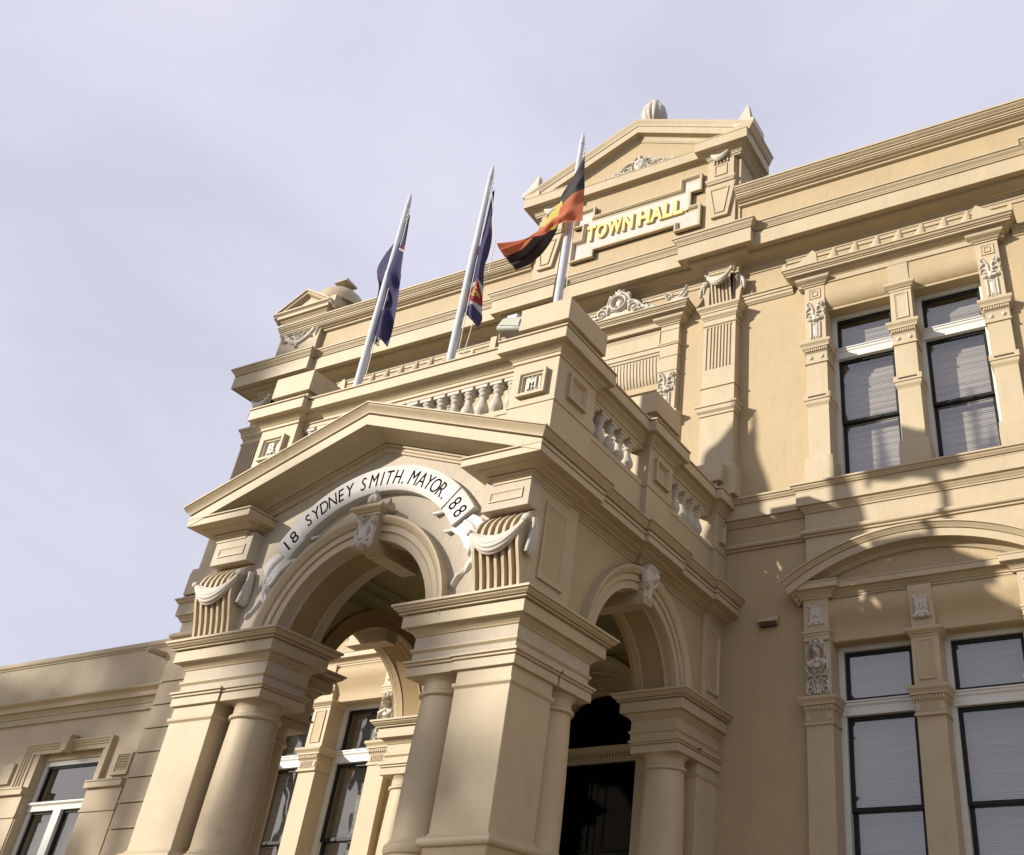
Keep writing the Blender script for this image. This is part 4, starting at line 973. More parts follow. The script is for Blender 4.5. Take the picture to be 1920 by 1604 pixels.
def arch_poly(x0, x1, z0, z1, cx, zc, r, n=40):
    return [(x0, z0), (x0, z1), (x1, z1), (x1, z0), (cx + r, z0)] + arc(cx, zc, r, 0, 180, n) + [(cx - r, z0)]
ARC_Z = 5.07; ARX = .03
ARV = [(0, -.03), (0, .035), (.085, .035), (.09, .028), (.098, .028), (.10, .055), (.165, .055), (.17, .048), (.18, .048), (.185, .075), (.20, .085), (.235, .115), (.25, .12), (.27, .12), (.27, -.03)]
# front wall over the arch
MB().prism(arch_poly(-2.225, 2.225, 5.06, 6.60, ARX, ARC_Z, 1.05), lambda p_, q_, t: (p_, t, q_), 0, .64).build('porch_front_wall', STUC, HALL, smooth=30)
MB().prism([(-1.9, 6.59), (1.9, 6.59), (0, 7.28)], lambda p_, q_, t: (p_, t, q_), 0.001, .60).build('pediment_wall', STUC, HALL, smooth=None)
MB().sweep(arc(ARX, ARC_Z, 1.045, 180, 0, 56), ARV, elev(0)).build('archivolt', TRIM, HALL, smooth=25, bevel=0.003)
def soffit_panel(cx, zc, r, fn, d0, d1, sets=((172, 100), (80, 8))):
    """framed recessed panels on the underside of an arch; fn(a,b,v) with v measured along the depth"""
    f = MB(); p = MB()
    for a0, a1 in sets:
        A = arc(cx, zc, r, a0, a1, 22)
        for (v0, v1) in ((d0, d0 + .035), (d1 - .035, d1)):
            f.sweep(A, [(.002, v0), (-.018, v0 + .008), (-.018, v1 - .008), (.002, v1)], fn)
        for aa in (a0, a1):
            f.sweep(arc(cx, zc, r, aa, aa + (1.8 if aa > 90 and aa == a0 or aa == a0 else -1.8) * (-1 if a0 > a1 else 1), 2), [(.002, d0), (-.018, d0), (-.018, d1), (.002, d1)], fn)
        p.sweep(A, [(.003, d0 + .03), (-.006, d0 + .03), (-.006, d1 - .03), (.003, d1 - .03)], fn)
    return f, p
f, p = soffit_panel(ARX, ARC_Z, 1.05, lambda a, b, v: (a, v, b), .13, .52)
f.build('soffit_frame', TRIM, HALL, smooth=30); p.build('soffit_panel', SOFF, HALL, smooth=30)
# side walls with arch
for sg in (-1, 1):
    xw = 2.185
    MB().prism(arch_poly(.62, YW, 5.06, 6.55, SIDE_Y, ARC_Z, 1.03), lambda p_, q_, t: (sg * t, p_, q_), xw, 1.62).build('porch_side_wall', WALL, HALL, smooth=30)
    MB().sweep(arc(SIDE_Y, ARC_Z, 1.028, 180, 0, 56), ARV, lambda a, b, v: (sg * (xw + v), a, b)).build('archivolt', TRIM, HALL, smooth=25, bevel=0.003)
    MB().sweep(arc(SIDE_Y, ARC_Z, 1.028, 180, 0, 56), [(0, -.02), (0, .03), (.13, .03), (.14, .045), (.22, .05), (.22, -.02)], lambda a, b, v: (sg * (1.62 - v), a, b)).build('inner_archivolt', SOFF, HALL, smooth=25)
    f, p = soffit_panel(SIDE_Y, ARC_Z, 1.03, lambda a, b, v: (sg * (2.18 - v), a, b), .10, .46)
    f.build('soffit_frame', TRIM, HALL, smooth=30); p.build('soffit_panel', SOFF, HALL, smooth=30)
    # corner strips with long panels
    for (ya, yb) in ((.0, .79), (4.04, YW)):
        s = MB().box(*mx_(sg, xw - .1, PCX), max(ya, .0) - .002, yb, 5.2, 6.45).build('pilaster_strip', TRIM, HALL, bevel=0.004)
        c = MB(); c.sweep([(ya + .16 if ya < 1 else ya + .14, 5.44), (ya + .16 if ya < 1 else ya + .14, 6.29), (yb - .17 if ya < 1 else yb - .08, 6.29), (yb - .17 if ya < 1 else yb - .08, 5.44)], [(0, -.01), (0, .028), (-.03, .028), (-.045, .012), (-.06, .010), (-.06, -.01)], lambda a, b, v: (sg * (PCX + v), a, b), closed=True, side=1)
        c.build('panel_frame', TRIM, s, bevel=0.003)
        MB().box(*mx_(sg, PCX - .01, PCX + .004), (ya + .2 if ya < 1 else ya + .18), (yb - .21 if ya < 1 else yb - .12), 5.48, 6.25).build('panel', WALL, s, smooth=None)
    # inner faces seen through the arches
# ceiling and cornice of the porch
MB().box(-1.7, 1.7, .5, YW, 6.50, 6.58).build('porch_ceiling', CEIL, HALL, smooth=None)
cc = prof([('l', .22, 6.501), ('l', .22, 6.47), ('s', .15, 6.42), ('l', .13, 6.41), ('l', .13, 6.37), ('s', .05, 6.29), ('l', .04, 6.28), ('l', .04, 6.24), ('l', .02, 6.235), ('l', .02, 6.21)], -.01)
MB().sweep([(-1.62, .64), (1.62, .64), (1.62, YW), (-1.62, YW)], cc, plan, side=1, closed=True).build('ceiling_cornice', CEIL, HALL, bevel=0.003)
MB().box(-1.615, 1.615, .641, .66, 5.22, 6.5).box(-1.619, -1.60, .66, YW, 6.12, 6.5) if 0 else None
MB().box(-3.6, 3.6, -1.6, YW, 0.13, 0.9).box(-2.4, 2.4, -.1, YW, 0.9, 1.4).build('porch_steps', plain('step_stone', (0.34, 0.30, 0.25), 0.8, var=.1), HALL, bevel=0.02)

# entrance: arched recess, fanlight, lintel and dark doors
def entrance():
    dx, dz, yd = .10, 5.12, 5.2
    e = MB().prism(arch_poly(-.955, 1.155, .2, 6.21, dx, dz, .95), lambda p_, q_, t: (p_, t, q_), YW - .012, 5.22).build('door_surround', WALL, HALL, smooth=30)
    MB().sweep([(dx - .95, 1.4)] + arc(dx, dz, .95, 180, 0, 40) + [(dx + .95, 1.4)], [(0, -.03), (0, .04), (.10, .04), (.12, .07), (.20, .08), (.20, -.03)], elev(YW - .012)).build('archivolt', TRIM, e, smooth=25)
    f, p = soffit_panel(dx, dz, .95, lambda a, b, v: (a, YW + v, b), .12, .50, sets=((175, 5),)); f.build('soffit_frame', TRIM, e, smooth=30)
    fr = MB().sweep([(dx - .76, 1.4)] + arc(dx, dz, .74, 180, 0, 40) + [(dx + .76, 1.4)], [(0, -.05), (0, .05), (.05, .05), (.06, .03), (.24, .02), (.24, -.05)], elev(yd - .02)).build('door_frame', TRIM, e, smooth=25, bevel=0.003)
    l = MB(); l.sweep([(dx - .74, yd - .03), (dx + .74, yd - .03)], prof([('l', .06, 5.12), ('l', .06, 5.095), ('s', .03, 5.05), ('l', .02, 5.045), ('l', .02, 4.93), ('l', .035, 4.925), ('l', .035, 4.90)], -.08), plan, side=-1)
    for i in range(30): l.box(dx - .73 + i * .0495, dx - .71 + i * .0495, yd - .072, yd - .05, 4.96, 5.025)
    l.build('lintel', TRIM, e, bevel=0.002)
    MB().prism([(dx - .74, 5.0)] + arc(dx, dz, .74, 180, 0, 30) + [(dx + .74, 5.0)], lambda p_, q_, t: (p_, t, q_), yd, yd + .02).build('fanlight', DOORM, e, smooth=None)
    d = MB()
    for sx in (-1, 1):
        x0 = dx + (0.005 if sx > 0 else -.74); x1 = x0 + .735
        d.box(x0, x1, yd + .01, yd + .06, 1.4, 4.90)
        for z0, z1 in ((1.6, 2.6), (2.75, 3.6), (3.75, 4.8)): frame_rect(d, x0 + .1, x1 - .1, z0, z1, yd + .01, .05, .02)
    d.build('door', DOORM, e, bevel=0.003)
entrance()

# corner blocks, consoles and swags
def console_block(sx):
    a, b = mx_(sx, 1.66, PCX + .004)
    s = MB(); s.box(a, b, -.15, .05, 6.115, 6.47); s = s.build('corner_block', STUC, HALL, bevel=0.004)
    f = MB(); cx = (a + b) / 2; frame_rect(f, cx - .21, cx + .21, 6.205, 6.325, -.15, .045, -.02, prof_=[(0, -.01), (0, .012), (-.018, .012), (-.018, .004), (-.03, .004), (-.035, -.012), (-.05, -.02)])
    f.build('panel_frame', TRIM, s, bevel=0.002); MB().box(cx - .18, cx + .18, -.1515, -.14, 6.235, 6.295).build('panel', SOFF, s, smooth=None) if 0 else None
    zz = [5.215, 5.30, 5.42, 5.54, 5.66, 5.78, 5.88, 5.96, 6.03, 6.08, 6.115]; yy = [-.075, -.085, -.115, -.155, -.195, -.215, -.205, -.17, -.11, -.05, .0]
    c = MB(); n = 7; x0 = cx - .265; p = .53 / (n - 1)
    for i in range(n):
        xx = x0 + p * i
        c.prism([(0.06, 5.215)] + list(zip(yy, zz)) + [(0.06, 6.115)], lambda p_, q_, t: (t, p_, q_), xx - .017, xx + .017)
    c.build('console', TRIM, s, smooth=30)
    MB().prism([(.12, 5.215)] + [(y_ + .055, z_) for y_, z_ in zip(yy, zz)] + [(.12, 6.1149)], lambda p_, q_, t: (t, p_, q_), cx - .275, cx + .275).build('console_ground', plain('brown_flute_paint', (.24, .165, .10), .7, bump=.2), s, smooth=30)
    o = carve(SWAG, 'swag', s, (cx + .0, -.155, 5.80)); o.scale = (1.14, .9, .92)
    t = MB()
    for (x0_, x1_, o_) in ((-.02, -.055, .03), (-.005, -.02, .045), (.01, .015, .05), (.02, .045, .035)):
        vtube(t, [(.03 + o_ * .4, x0_ * .6, .12), (.04 + o_ * .7, x0_ * 1.2, .03), (.03 + o_ * .9, (x0_ + x1_) * .6, -.08), (.02 + o_ * .8, x1_, -.19 - o_), (.015 + o_ * .5, x1_ * 1.05, -.23 - o_)], [.024, .022, .026, .03, .022], 8, .8)
    sm_build(t, 'drapery_tail', ORN, s, (b + .004 if True else b, -.06, 5.86))
console_block(1); console_block(-1)

# porch cornice: open pediment in front, breakouts along the sides
PC = prof([('l', .27, 6.635), ('l', .27, 6.61), ('l', .26, 6.605), ('l', .26, 6.515), ('l', .17, 6.51), ('l', .17, 6.505), ('s', .06, 6.485), ('l', .05, 6.48), ('l', .05, 6.455), ('l', .02, 6.45), ('l', .02, 6.42)], -.06)
PC = prof([('l', .28, 6.655), ('l', .28, 6.635), *Q(.28, 6.635), ('l', .27, 6.622), ('l', .27, 6.545), ('l', .15, 6.54), ('s', .07, 6.49), *Q(.07, 6.49), ('l', .06, 6.477), ('l', .06, 6.462), *Q(.06, 6.462), ('l', .03, 6.449), ('l', .03, 6.435), ('l', .012, 6.43), ('l', .012, 6.405)], -.06)
PCROWN = [(-.06, 6.80), (.35, 6.80), (.35, 6.777), (.33, 6.777), (.33, 6.766), (.343, 6.764), (.32, 6.74), (.30, 6.72), (.29, 6.71), (.287, 6.70), (.245, 6.70), (.245, 6.685), (.27, 6.685), (.27, 6.6551), (-.06, 6.6551)]
xw = 2.19
for sg in (-1, 1):
    side_ = [(PCX, .58), (xw, .58), (xw, 2.18), (PCX, 2.18), (PCX, 2.60), (xw, 2.60), (xw, 4.12), (PCX, 4.12), (PCX, YW)]
    p = [(1.78, .05), (1.78, -.15), (PCX, -.15)] + side_
    if sg < 0: p = mir(p)
    MB().sweep(p, PC, plan, side=-1).build('porch_cornice', TRIM, HALL, bevel=0.003)
    p = [(PCX, -.49)] + side_
    if sg < 0: p = mir(p)
    cw = MB().sweep(p, PCROWN, plan, side=-1); k_ = len(PCROWN); e0 = 0 if sg > 0 else len(cw.v) - k_
    for j_, (u_, z_) in enumerate(PCROWN): x_, y_, zz_ = cw.v[e0 + j_]; cw.v[e0 + j_] = (x_, -(.15 + u_), zz_)      # mitre
    cw.build('cornice_crown', TRIM, HALL, smooth=25, bevel=0.003)
RK = [(0, -.02), (0, .50), (-.022, .50), (-.022, .48), (-.034, .48), (-.036, .493), (-.06, .47), (-.09, .45), (-.11, .44), (-.125, .437), (-.125, .395), (-.142, .395), (-.142, .426), (-.27, .426), (-.27, .17), (-.285, .12), (-.315, .08), (-.315, .06), (-.325, .06), (-.325, .075), (-.345, .07), (-.345, .04), (-.36, .04), (-.375, .045), (-.385, .03), (-.41, .025), (-.41, -.02)]
rkm = MB().sweep([(-2.59, 6.80), (0, 7.70), (2.59, 6.80)], RK, elev(0), vert_ends=True); k_ = len(RK)
for j_, (u_, v_) in enumerate(RK):
    xe = 2.09 + max(v_, .15); ze = 7.70 - .9 / 2.59 * xe + u_ / math.cos(math.atan(.9 / 2.59))
    rkm.v[j_] = (-xe, -v_, ze); rkm.v[2 * k_ + j_] = (xe, -v_, ze)
rkm.build('porch_pediment', TRIM, HALL, smooth=25, bevel=0.004)

# banner with the mayor's name
BC = (.10, 5.31)
def banner():
    st = MB()
    def band(a0, a1, r0, r1, v0, v1, curl=0.0, n=30):
        A = []
        for i in range(n + 1):
            t = i / n; A.append((a0 + (a1 - a0) * t, v0 + (v1 - v0) + curl * (abs(2 * t - 1) ** 6)))
        vs = []; 
        for a, v in A:
            for r, vv in ((r0, 0.0), (r0, v - .008), (r0 + .01, v), (r1 - .01, v), (r1, v - .008), (r1, 0.0)):
                vs.append((BC[0] + r * math.cos(R(a)), -vv, BC[1] + r * math.sin(R(a))))
        k = 6; fs = [(i * k + j, i * k + (j + 1) % k, (i + 1) * k + (j + 1) % k, (i + 1) * k + j) for i in range(n) for j in range(k)]
        fs += [tuple(range(k - 1, -1, -1)), tuple(n * k + j for j in range(k))]
        st.add(vs, fs)
    band(134.5, 45.5, 1.375, 1.69, 0, .105, .0)
    band(147, 134, 1.375, 1.69, 0, .085, .0, 10); band(46, 33.5, 1.375, 1.69, 0, .092, .0, 10)
    B = st.build('banner', WHITE, HALL, smooth=40)
    for sx in (-1, 1):
        cx = BC[0]
        def m2(pts): return [(cx + sx * (a - cx), b) for a, b in pts]
        rb = m2([(1.20, 6.05), (1.47, 6.19), (1.60, 6.12), (1.66, 6.02), (1.60, 5.90), (1.62, 5.82), (1.52, 5.74), (1.44, 5.80), (1.36, 5.93), (1.25, 6.01)])
        MB().prism(rb, lambda p_, q_, t: (p_, t, q_), -.05, 0.0).build('ribbon', WHITE, B, bevel=0.012)
        r = relief([(m2(bez((1.50, 5.86), (1.62, 5.66), (1.40, 5.50))), .062, .022, .06), (m2(bez((1.56, 5.90), (1.52, 5.60), (1.71, 5.47))), .045, .020, .05), (m2(bez((1.41, 5.52), (1.36, 5.46), (1.35, 5.41))), .03, .026, .05), (m2([(1.70, 5.48), (1.73, 5.44)]), .024, .018, .05), (m2(bez((1.40, 6.10), (1.62, 5.98), (1.52, 5.74))), .05, .05, .075)], [], (min(m2([(1.2, 0), (1.8, 0)]))[0] - .02, max(m2([(1.2, 0), (1.8, 0)]))[0] + .02, 5.34, 6.2), .009, cuts=[(m2(bez((1.53, 5.84), (1.56, 5.66), (1.45, 5.53))), .010, .03)])
        sm_build(r, 'ribbon_tail', WHITE, B)
        # scroll curls under the banner ends
        for ang, rr in ((133.2, 1.375), (146.5, 1.375)):
            if sx > 0: ang = 180 - ang
            c = (BC[0] + rr * math.cos(R(ang)), BC[1] + rr * math.sin(R(ang)))
            MB().tube([(c[0] + sx * .0, -.01, c[1] - .012), (c[0] + sx * -.10, -.05, c[1] - .035), (c[0] - sx * .13, -.03, c[1] - .01)], .026, 8, .012).build('curl', WHITE, B, smooth=60)
    T = MB()
    def place(s, ang, r, h, wsc, v, tilt=0):
        t = text_mb(s, 1.0, .002, -.004, 0); lo, hi = bbox(t.v); H = hi[1] - lo[1] if s != '.' else .7
        k = h / max(H, .5); cxx = (lo[0] + hi[0]) / 2; a = R(ang); zb = 0 if s == '.' else lo[1]
        rad = (math.cos(a), math.sin(a)); tan = (math.sin(a), -math.cos(a))
        out = []
        for x, y, z in t.v:
            u = (x - cxx) * k * wsc + (y - zb) * k * .06; w2 = r + (y - zb) * k
            out.append((BC[0] + rad[0] * w2 + tan[0] * u, -v - .0022 - z, BC[1] + rad[1] * w2 + tan[1] * u))
        T.add(out, t.f)
    def line(s, a0, a1, r, h, wsc, v):
        wts = [{'I': .45, 'M': 1.25, ' ': .6, '.': .45, 'S': .85}.get(c, .95) for c in s]; tot = sum(wts) - wts[0] / 2 - wts[-1] / 2; pos = 0; prev = 0
        for i, (c, w2) in enumerate(zip(s, wts)):
            pos += 0 if i == 0 else prev / 2 + w2 / 2; prev = w2
            if c != ' ': place(c, a0 + (a1 - a0) * pos / tot, r, h, wsc, v)
    line('SYDNEY', 129.5, 107, 1.448, .172, .70, .105); line('SMITH.', 99.5, 77.0, 1.448, .172, .68, .105); line('MAYOR.', 71.5, 49.5, 1.448, .172, .72, .105)
    line('18', 143.5, 138.8, 1.445, .175, .85, .085); line('88', 42.0, 36.8, 1.445, .175, .78, .092)
    T.build('lettering', BLACK, B, smooth=None)
banner()

# keystones
def keystone_front():
    kx = .11
    k = MB()
    k.prism([(kx - .10, 5.97), (kx + .10, 5.97), (kx + .13, 6.36), (kx - .13, 6.36)], lambda p_, q_, t: (p_, t, q_), -.14, .05)
    k.box(kx - .11, kx + .11, .05, .66, 5.96, 6.13)
    k.sweep([(kx - .13, .05), (kx - .13, -.14), (kx + .13, -.14), (kx + .13, .05)], prof([('l', .10, 6.455), ('l', .10, 6.43), ('s', .05, 6.385), ('l', .03, 6.38), ('l', .03, 6.355), ('l', .01, 6.35), ('l', .01, 6.33)]), plan, side=-1)
    K = k.build('keystone', TRIM, HALL, bevel=0.004)
    st = []; bl = []
    for sx in (-1, 1):
        st += [(bez((sx * .03, -.10), (sx * .05, .12), (sx * .11, .10)), .030, .014, .07), (bez((sx * .02, -.16), (sx * .12, -.08), (sx * .12, .02)), .026, .012, .06), (spiral(sx * .085, .14, .038, .010, -90, 1.1 * sx), .018, .012, .06), (bez((sx * .09, .05), (sx * .13, -.05), (sx * .10, -.18)), .020, .014, .05)]
        bl += [(sx * .035, -.165, .026, .04, .10), (sx * .085, -.175, .022, .035, .08)]
    bl += [(0, -.02, .03, .12, .07), (0, -.19, .03, .03, .09)]
    sm_build(relief(st, bl, (-.15, .15, -.23, .19), .0065), 'carving', ORN, K, (kx, -.142, 6.17))
    st = [(arc(0, .10, .055, -30, 210, 14), .022, .022, .05), ([(0, .12), (0, .22)], .02, .008, .05), (bez((-.05, .03), (-.14, .05), (-.17, .0)), .022, .010, .05), (bez((.05, .03), (.14, .05), (.17, .0)), .022, .010, .05), ([(-.16, .01), (.16, .01)], .018, .018, .06)]
    sm_build(relief(st, [(0, .09, .045, .06, .07), (-.05, .13, .02, .03, .05), (.05, .13, .02, .03, .05)], (-.2, .2, -.005, .26), .0065), 'crest', ORN, K, (kx, -.13, 6.455))
keystone_front()
for sg in (-1, 1):
    yk = 2.37
    k = MB(); k.box(*mx_(sg, 1.60, 2.30), yk - .10, yk + .10, 5.94, 6.12); k.box(*mx_(sg, 2.18, 2.285), yk - .12, yk + .12, 6.12, 6.42)
    K = k.build('keystone', TRIM, HALL, bevel=0.006)
    st = [(spiral(0, .28, .135, .10, 20 * i, .12, 4), .035, .02, .07) for i in range(0, 18, 1)]
    for i in range(16):
        a = R(i * 22.5); st.append(([(math.cos(a) * .08, .28 + math.sin(a) * .09), (math.cos(a + .25) * .145, .28 + math.sin(a + .25) * .165)], .028, .012, .075))
    st += [([(0, .30), (0, .245)], .024, .034, .16), (bez((-.05, .22), (0, .17), (.05, .22)), .018, .018, .11), (bez((0, .16), (.03, .04), (-.02, -.01)), .045, .022, .06), ([(-.075, .02), (.03, -.02)], .03, .03, .05)]
    bl = [(0, .28, .085, .10, .12), (-.04, .315, .03, .02, .15), (.04, .315, .03, .02, .15), (-.07, .36, .025, .03, .12), (.07, .36, .025, .03, .12), (0, .235, .045, .04, .15)]
    r = relief(st, bl, (-.2, .2, -.06, .48), .0075, cuts=[([(-.035, .30), (-.025, .30)], .012, .03), ([(.025, .30), (.035, .30)], .012, .03), ([(-.03, .205), (.03, .205)], .007, .03)], fn=lambda u, v, h: (sg * h, u, v))
    sm_build(r, 'lion_mask', ORN, K, (sg * 2.287, yk, 6.02))

# ------------------------------------------------------------------ roof terrace balustrade of the porch
AT = 2.25
a = MB()
a.sweep([(-AT + .05, YW), (-AT + .05, .05), (AT - .05, .05), (AT - .05, YW)], [(0, 6.6), (0, 7.452), (-.28, 7.452), (-.28, 6.6)], plan, side=-1)
a.build('attic_wall', TRIM, HALL, smooth=None)
MB().box(-AT + .2, AT - .2, .2, YW, 7.3, 7.42).build('terrace_floor', plain('terrace_grey', (.3, .28, .25), .8), HALL, smooth=None)
RAILP = [('l', .17, 8.345), ('l', .17, 8.322), *Q(.17, 8.322, .025, .014), ('l', .16, 8.308), ('l', .16, 8.165), ('l', .09, 8.16), ('l', .09, 8.15), ('s', .03, 8.09), ('l', .02, 8.085), ('l', .02, 8.045), ('l', .0, 8.04), ('l', .0, 7.99)]
RAIL = prof(RAILP, -.20)
BASEP = prof([('l', .03, 7.525), ('l', .03, 7.46), ('l', .015, 7.45), ('l', 0, 7.44)], -.2)
yi = .07; xi = AT - .07
for seg in ([(-1.66, yi), (1.66, yi)], [(xi, .8), (xi, 2.16)], [(xi, 2.84), (xi, 4.2)], [(-xi, 2.16), (-xi, .8)], [(-xi, 4.2), (-xi, 2.84)]):
    r = MB().sweep(seg, RAIL, plan, side=-1); r.build('handrail', TRIM, HALL, bevel=0.004)
    MB().sweep(seg, BASEP, plan, side=-1).build('plinth_rail', TRIM, HALL, bevel=0.003)
emb = [(arc(0, 0, .05, 0, 360, 12), .01, .01, .02)]
def monogram(letter):
    t = text_mb(letter, .20, .014, .004); lo, hi = bbox(t.v); cx, cz = (lo[0] + hi[0]) / 2, (lo[1] + hi[1]) / 2
    mb = MB(); mb.add([((x - cx) * .8, -.014 - z, y - cz) for x, y, z in t.v], t.f)
    mb.box(-.10, .10, -.004, .003, -.11, .11)
    mb.tube([(-.07, -.012, -.08), (0, -.02, -.03), (.07, -.012, -.08)], .010, 6); mb.tube([(0, -.014, -.09), (0, -.02, .09)], .011, 6); mb.tube([(-.06, -.012, .085), (0, -.018, .05), (.06, -.012, .085)], .009, 6)
    return mb
def bal_pier(x0, x1, y0, y1, name='balustrade_pier', front=None, sidep=True, sg=1, nb=.0):
    p = MB(); p.box(x0, x1, y0, y1, 6.62, 8.0)
    P = p.build(name, TRIM, HALL, bevel=0.006)
    path = [(x0, y1), (x0, y0), (x1, y0), (x1, y1)]
    c = MB(); c.sweep(path, prof(RAILP, -.1), plan, closed=True, side=-1); c.box(x0 + .02, x1 - .02, y0 + .02, y1 - .02, 7.99, 8.33)
    c.build('cap', TRIM, P, bevel=0.004)
    MB().sweep(path, prof([('l', .012, 7.475), ('l', .012, 7.455), ('l', .0, 7.45)]), plan, closed=True, side=-1).build('plinth_band', TRIM, P)
    b = MB(); b.box(x0 + .01, x1 - .01, y0 + .01, y1 - .01, 8.34, 8.48); b.build('neck', TRIM, P, bevel=0.004)
    b = MB(); b.box(x0 - .02, x1 + .06 if sg > 0 else x1 + .02, y0 - .02, y1 + .02, 8.55, 8.86); b.box(x0 + .03, x1 - .03, y0 + .03, y1 - .03, 8.478, 8.56); b.build('block', TRIM, P, bevel=0.006)
    w = .035
    if front:
        cx = (x0 + x1) / 2
        f = MB(); f.sweep([(cx - .19, 7.56), (cx - .19, 7.89), (cx + .19, 7.89), (cx + .19, 7.56)], [(0, -.01), (0, .06), (-.035, .06), (-.05, .035), (-.06, .035), (-.075, .01), (-.075, -.01)], elev(y0), closed=True); f.build('emblem_frame', TRIM, P, bevel=0.003)
        carve(front, 'monogram', P, (cx, y0 - .006, 7.725), (1, 1, 1))
    if sidep:
        cy = (y0 + y1) / 2; xs = x1 if sg > 0 else x0
        h = min(.19, (y1 - y0) / 2 - .11)
        f = MB(); f.sweep([(cy - h, 7.60), (cy - h, 7.93), (cy + h, 7.93), (cy + h, 7.60)], [(0, -.01), (0, .05), (-.03, .05), (-.045, .025), (-.06, .01), (-.06, -.01)], lambda a_, b_, v: (xs + sg * v, a_, b_), closed=True)
        f.build('panel_frame', TRIM, P, bevel=0.003)
        MB().box(*sorted((xs - .01 * sg, xs + .004 * sg)), cy - h + .04, cy + h - .04, 7.64, 7.89).build('panel', WALL, P, smooth=None)
    return P
EM, EB = monogram('M').mesh('monogram', ORN, 40), monogram('B').mesh('monogram', ORN, 40)
bal_pier(1.66, AT + .03, -.02, .79, front=EM, sg=1); bal_pier(-AT - .03, -1.66, -.02, .79, front=EB, sg=-1)
bal_pier(1.66, AT + .03, 2.17, 2.83, sg=1); bal_pier(-AT - .03, -1.66, 2.17, 2.83, sg=-1)
bal_pier(1.70, AT + .03, 4.22, YW - .01, sg=1); bal_pier(-AT - .03, -1.70, 4.22, YW - .01, sg=-1)
bm_ = MB()
bm_.box(-.078, .078, -.078, .078, 0, .03)
bm_.lathe([(.070, .03), (.070, .045), (.054, .052), (.046, .065), (.060, .085), (.082, .125), (.086, .155), (.078, .19), (.060, .235), (.046, .27), (.040, .30), (.042, .32), (.058, .335), (.062, .35), (.054, .365), (.050, .375), (.064, .392), (.074, .405), (.074, .425)], 0, 0, 18)
bm_.box(-.082, .082, -.082, .082, .425, .465)
BAL = bm_.mesh('baluster', ORN, 40)
spots = [(-1.545 + i * .206, .16) for i in range(16)] + [(sg * (AT - .16), y) for sg in (-1, 1) for y in [.98 + .236 * i for i in range(5)] + [3.02 + .236 * i for i in range(5)]]
for x, y in spots: carve(BAL, 'baluster', HALL, (x, y, 7.525))

# ------------------------------------------------------------------ lower left wing, quoins and corner stack
def quoins(sg):
    c = MB()
    x0, x1 = (XL - .05, XL + .62) if sg < 0 else (XR - .62, XR + .05)
    for k in range(17):
        zt = 7.17 - .41 * k; zb = zt - .41
        if zb < 0: break
        pr = [(YW + .02, zb + .012), (YW - .105, zb + .012), (YW - .105, zb + .055), (YW - .085, zb + .06), (YW - .085, zt - .0), (YW + .02, zt)]
        c.prism(pr, lambda p_, q_, t: (t, p_, q_), x0, x1)
        if sg < 0: c.box(x0 - .0, XL + .02, YW, 5.6, zb + .03, zt)
    c.build('quoins', TRIM, HALL, bevel=0.004)
    MB().box(x0 + .03, x1 - .03, YW - .07, YW, 7.17, 13.0).build('corner_strip', TRIM, HALL, smooth=None)
    st = MB(); st.sweep([(x0, 6), (x0, YW - .08), (x1, YW - .08), (x1, YW + .02)], SILLP, plan, side=-1); st.sweep([(x0, 6), (x0, YW - .08), (x1, YW - .08), (x1, YW + .02)], prof([('l', .03, 7.68), ('t', .04, 7.57), ('l', .03, 7.55), ('l', .02, 7.5)]), plan, side=-1)
    st.sweep([(x0, 6), (x0, YW - .08), (x1, YW - .08), (x1, YW + .02)], prof([('l', .0, 9.05), ('s', .06, 8.72), ('l', .08, 8.35)]), plan, side=-1)
    st.build('corner_mouldings', TRIM, HALL, bevel=0.003)
quoins(-1); quoins(1)

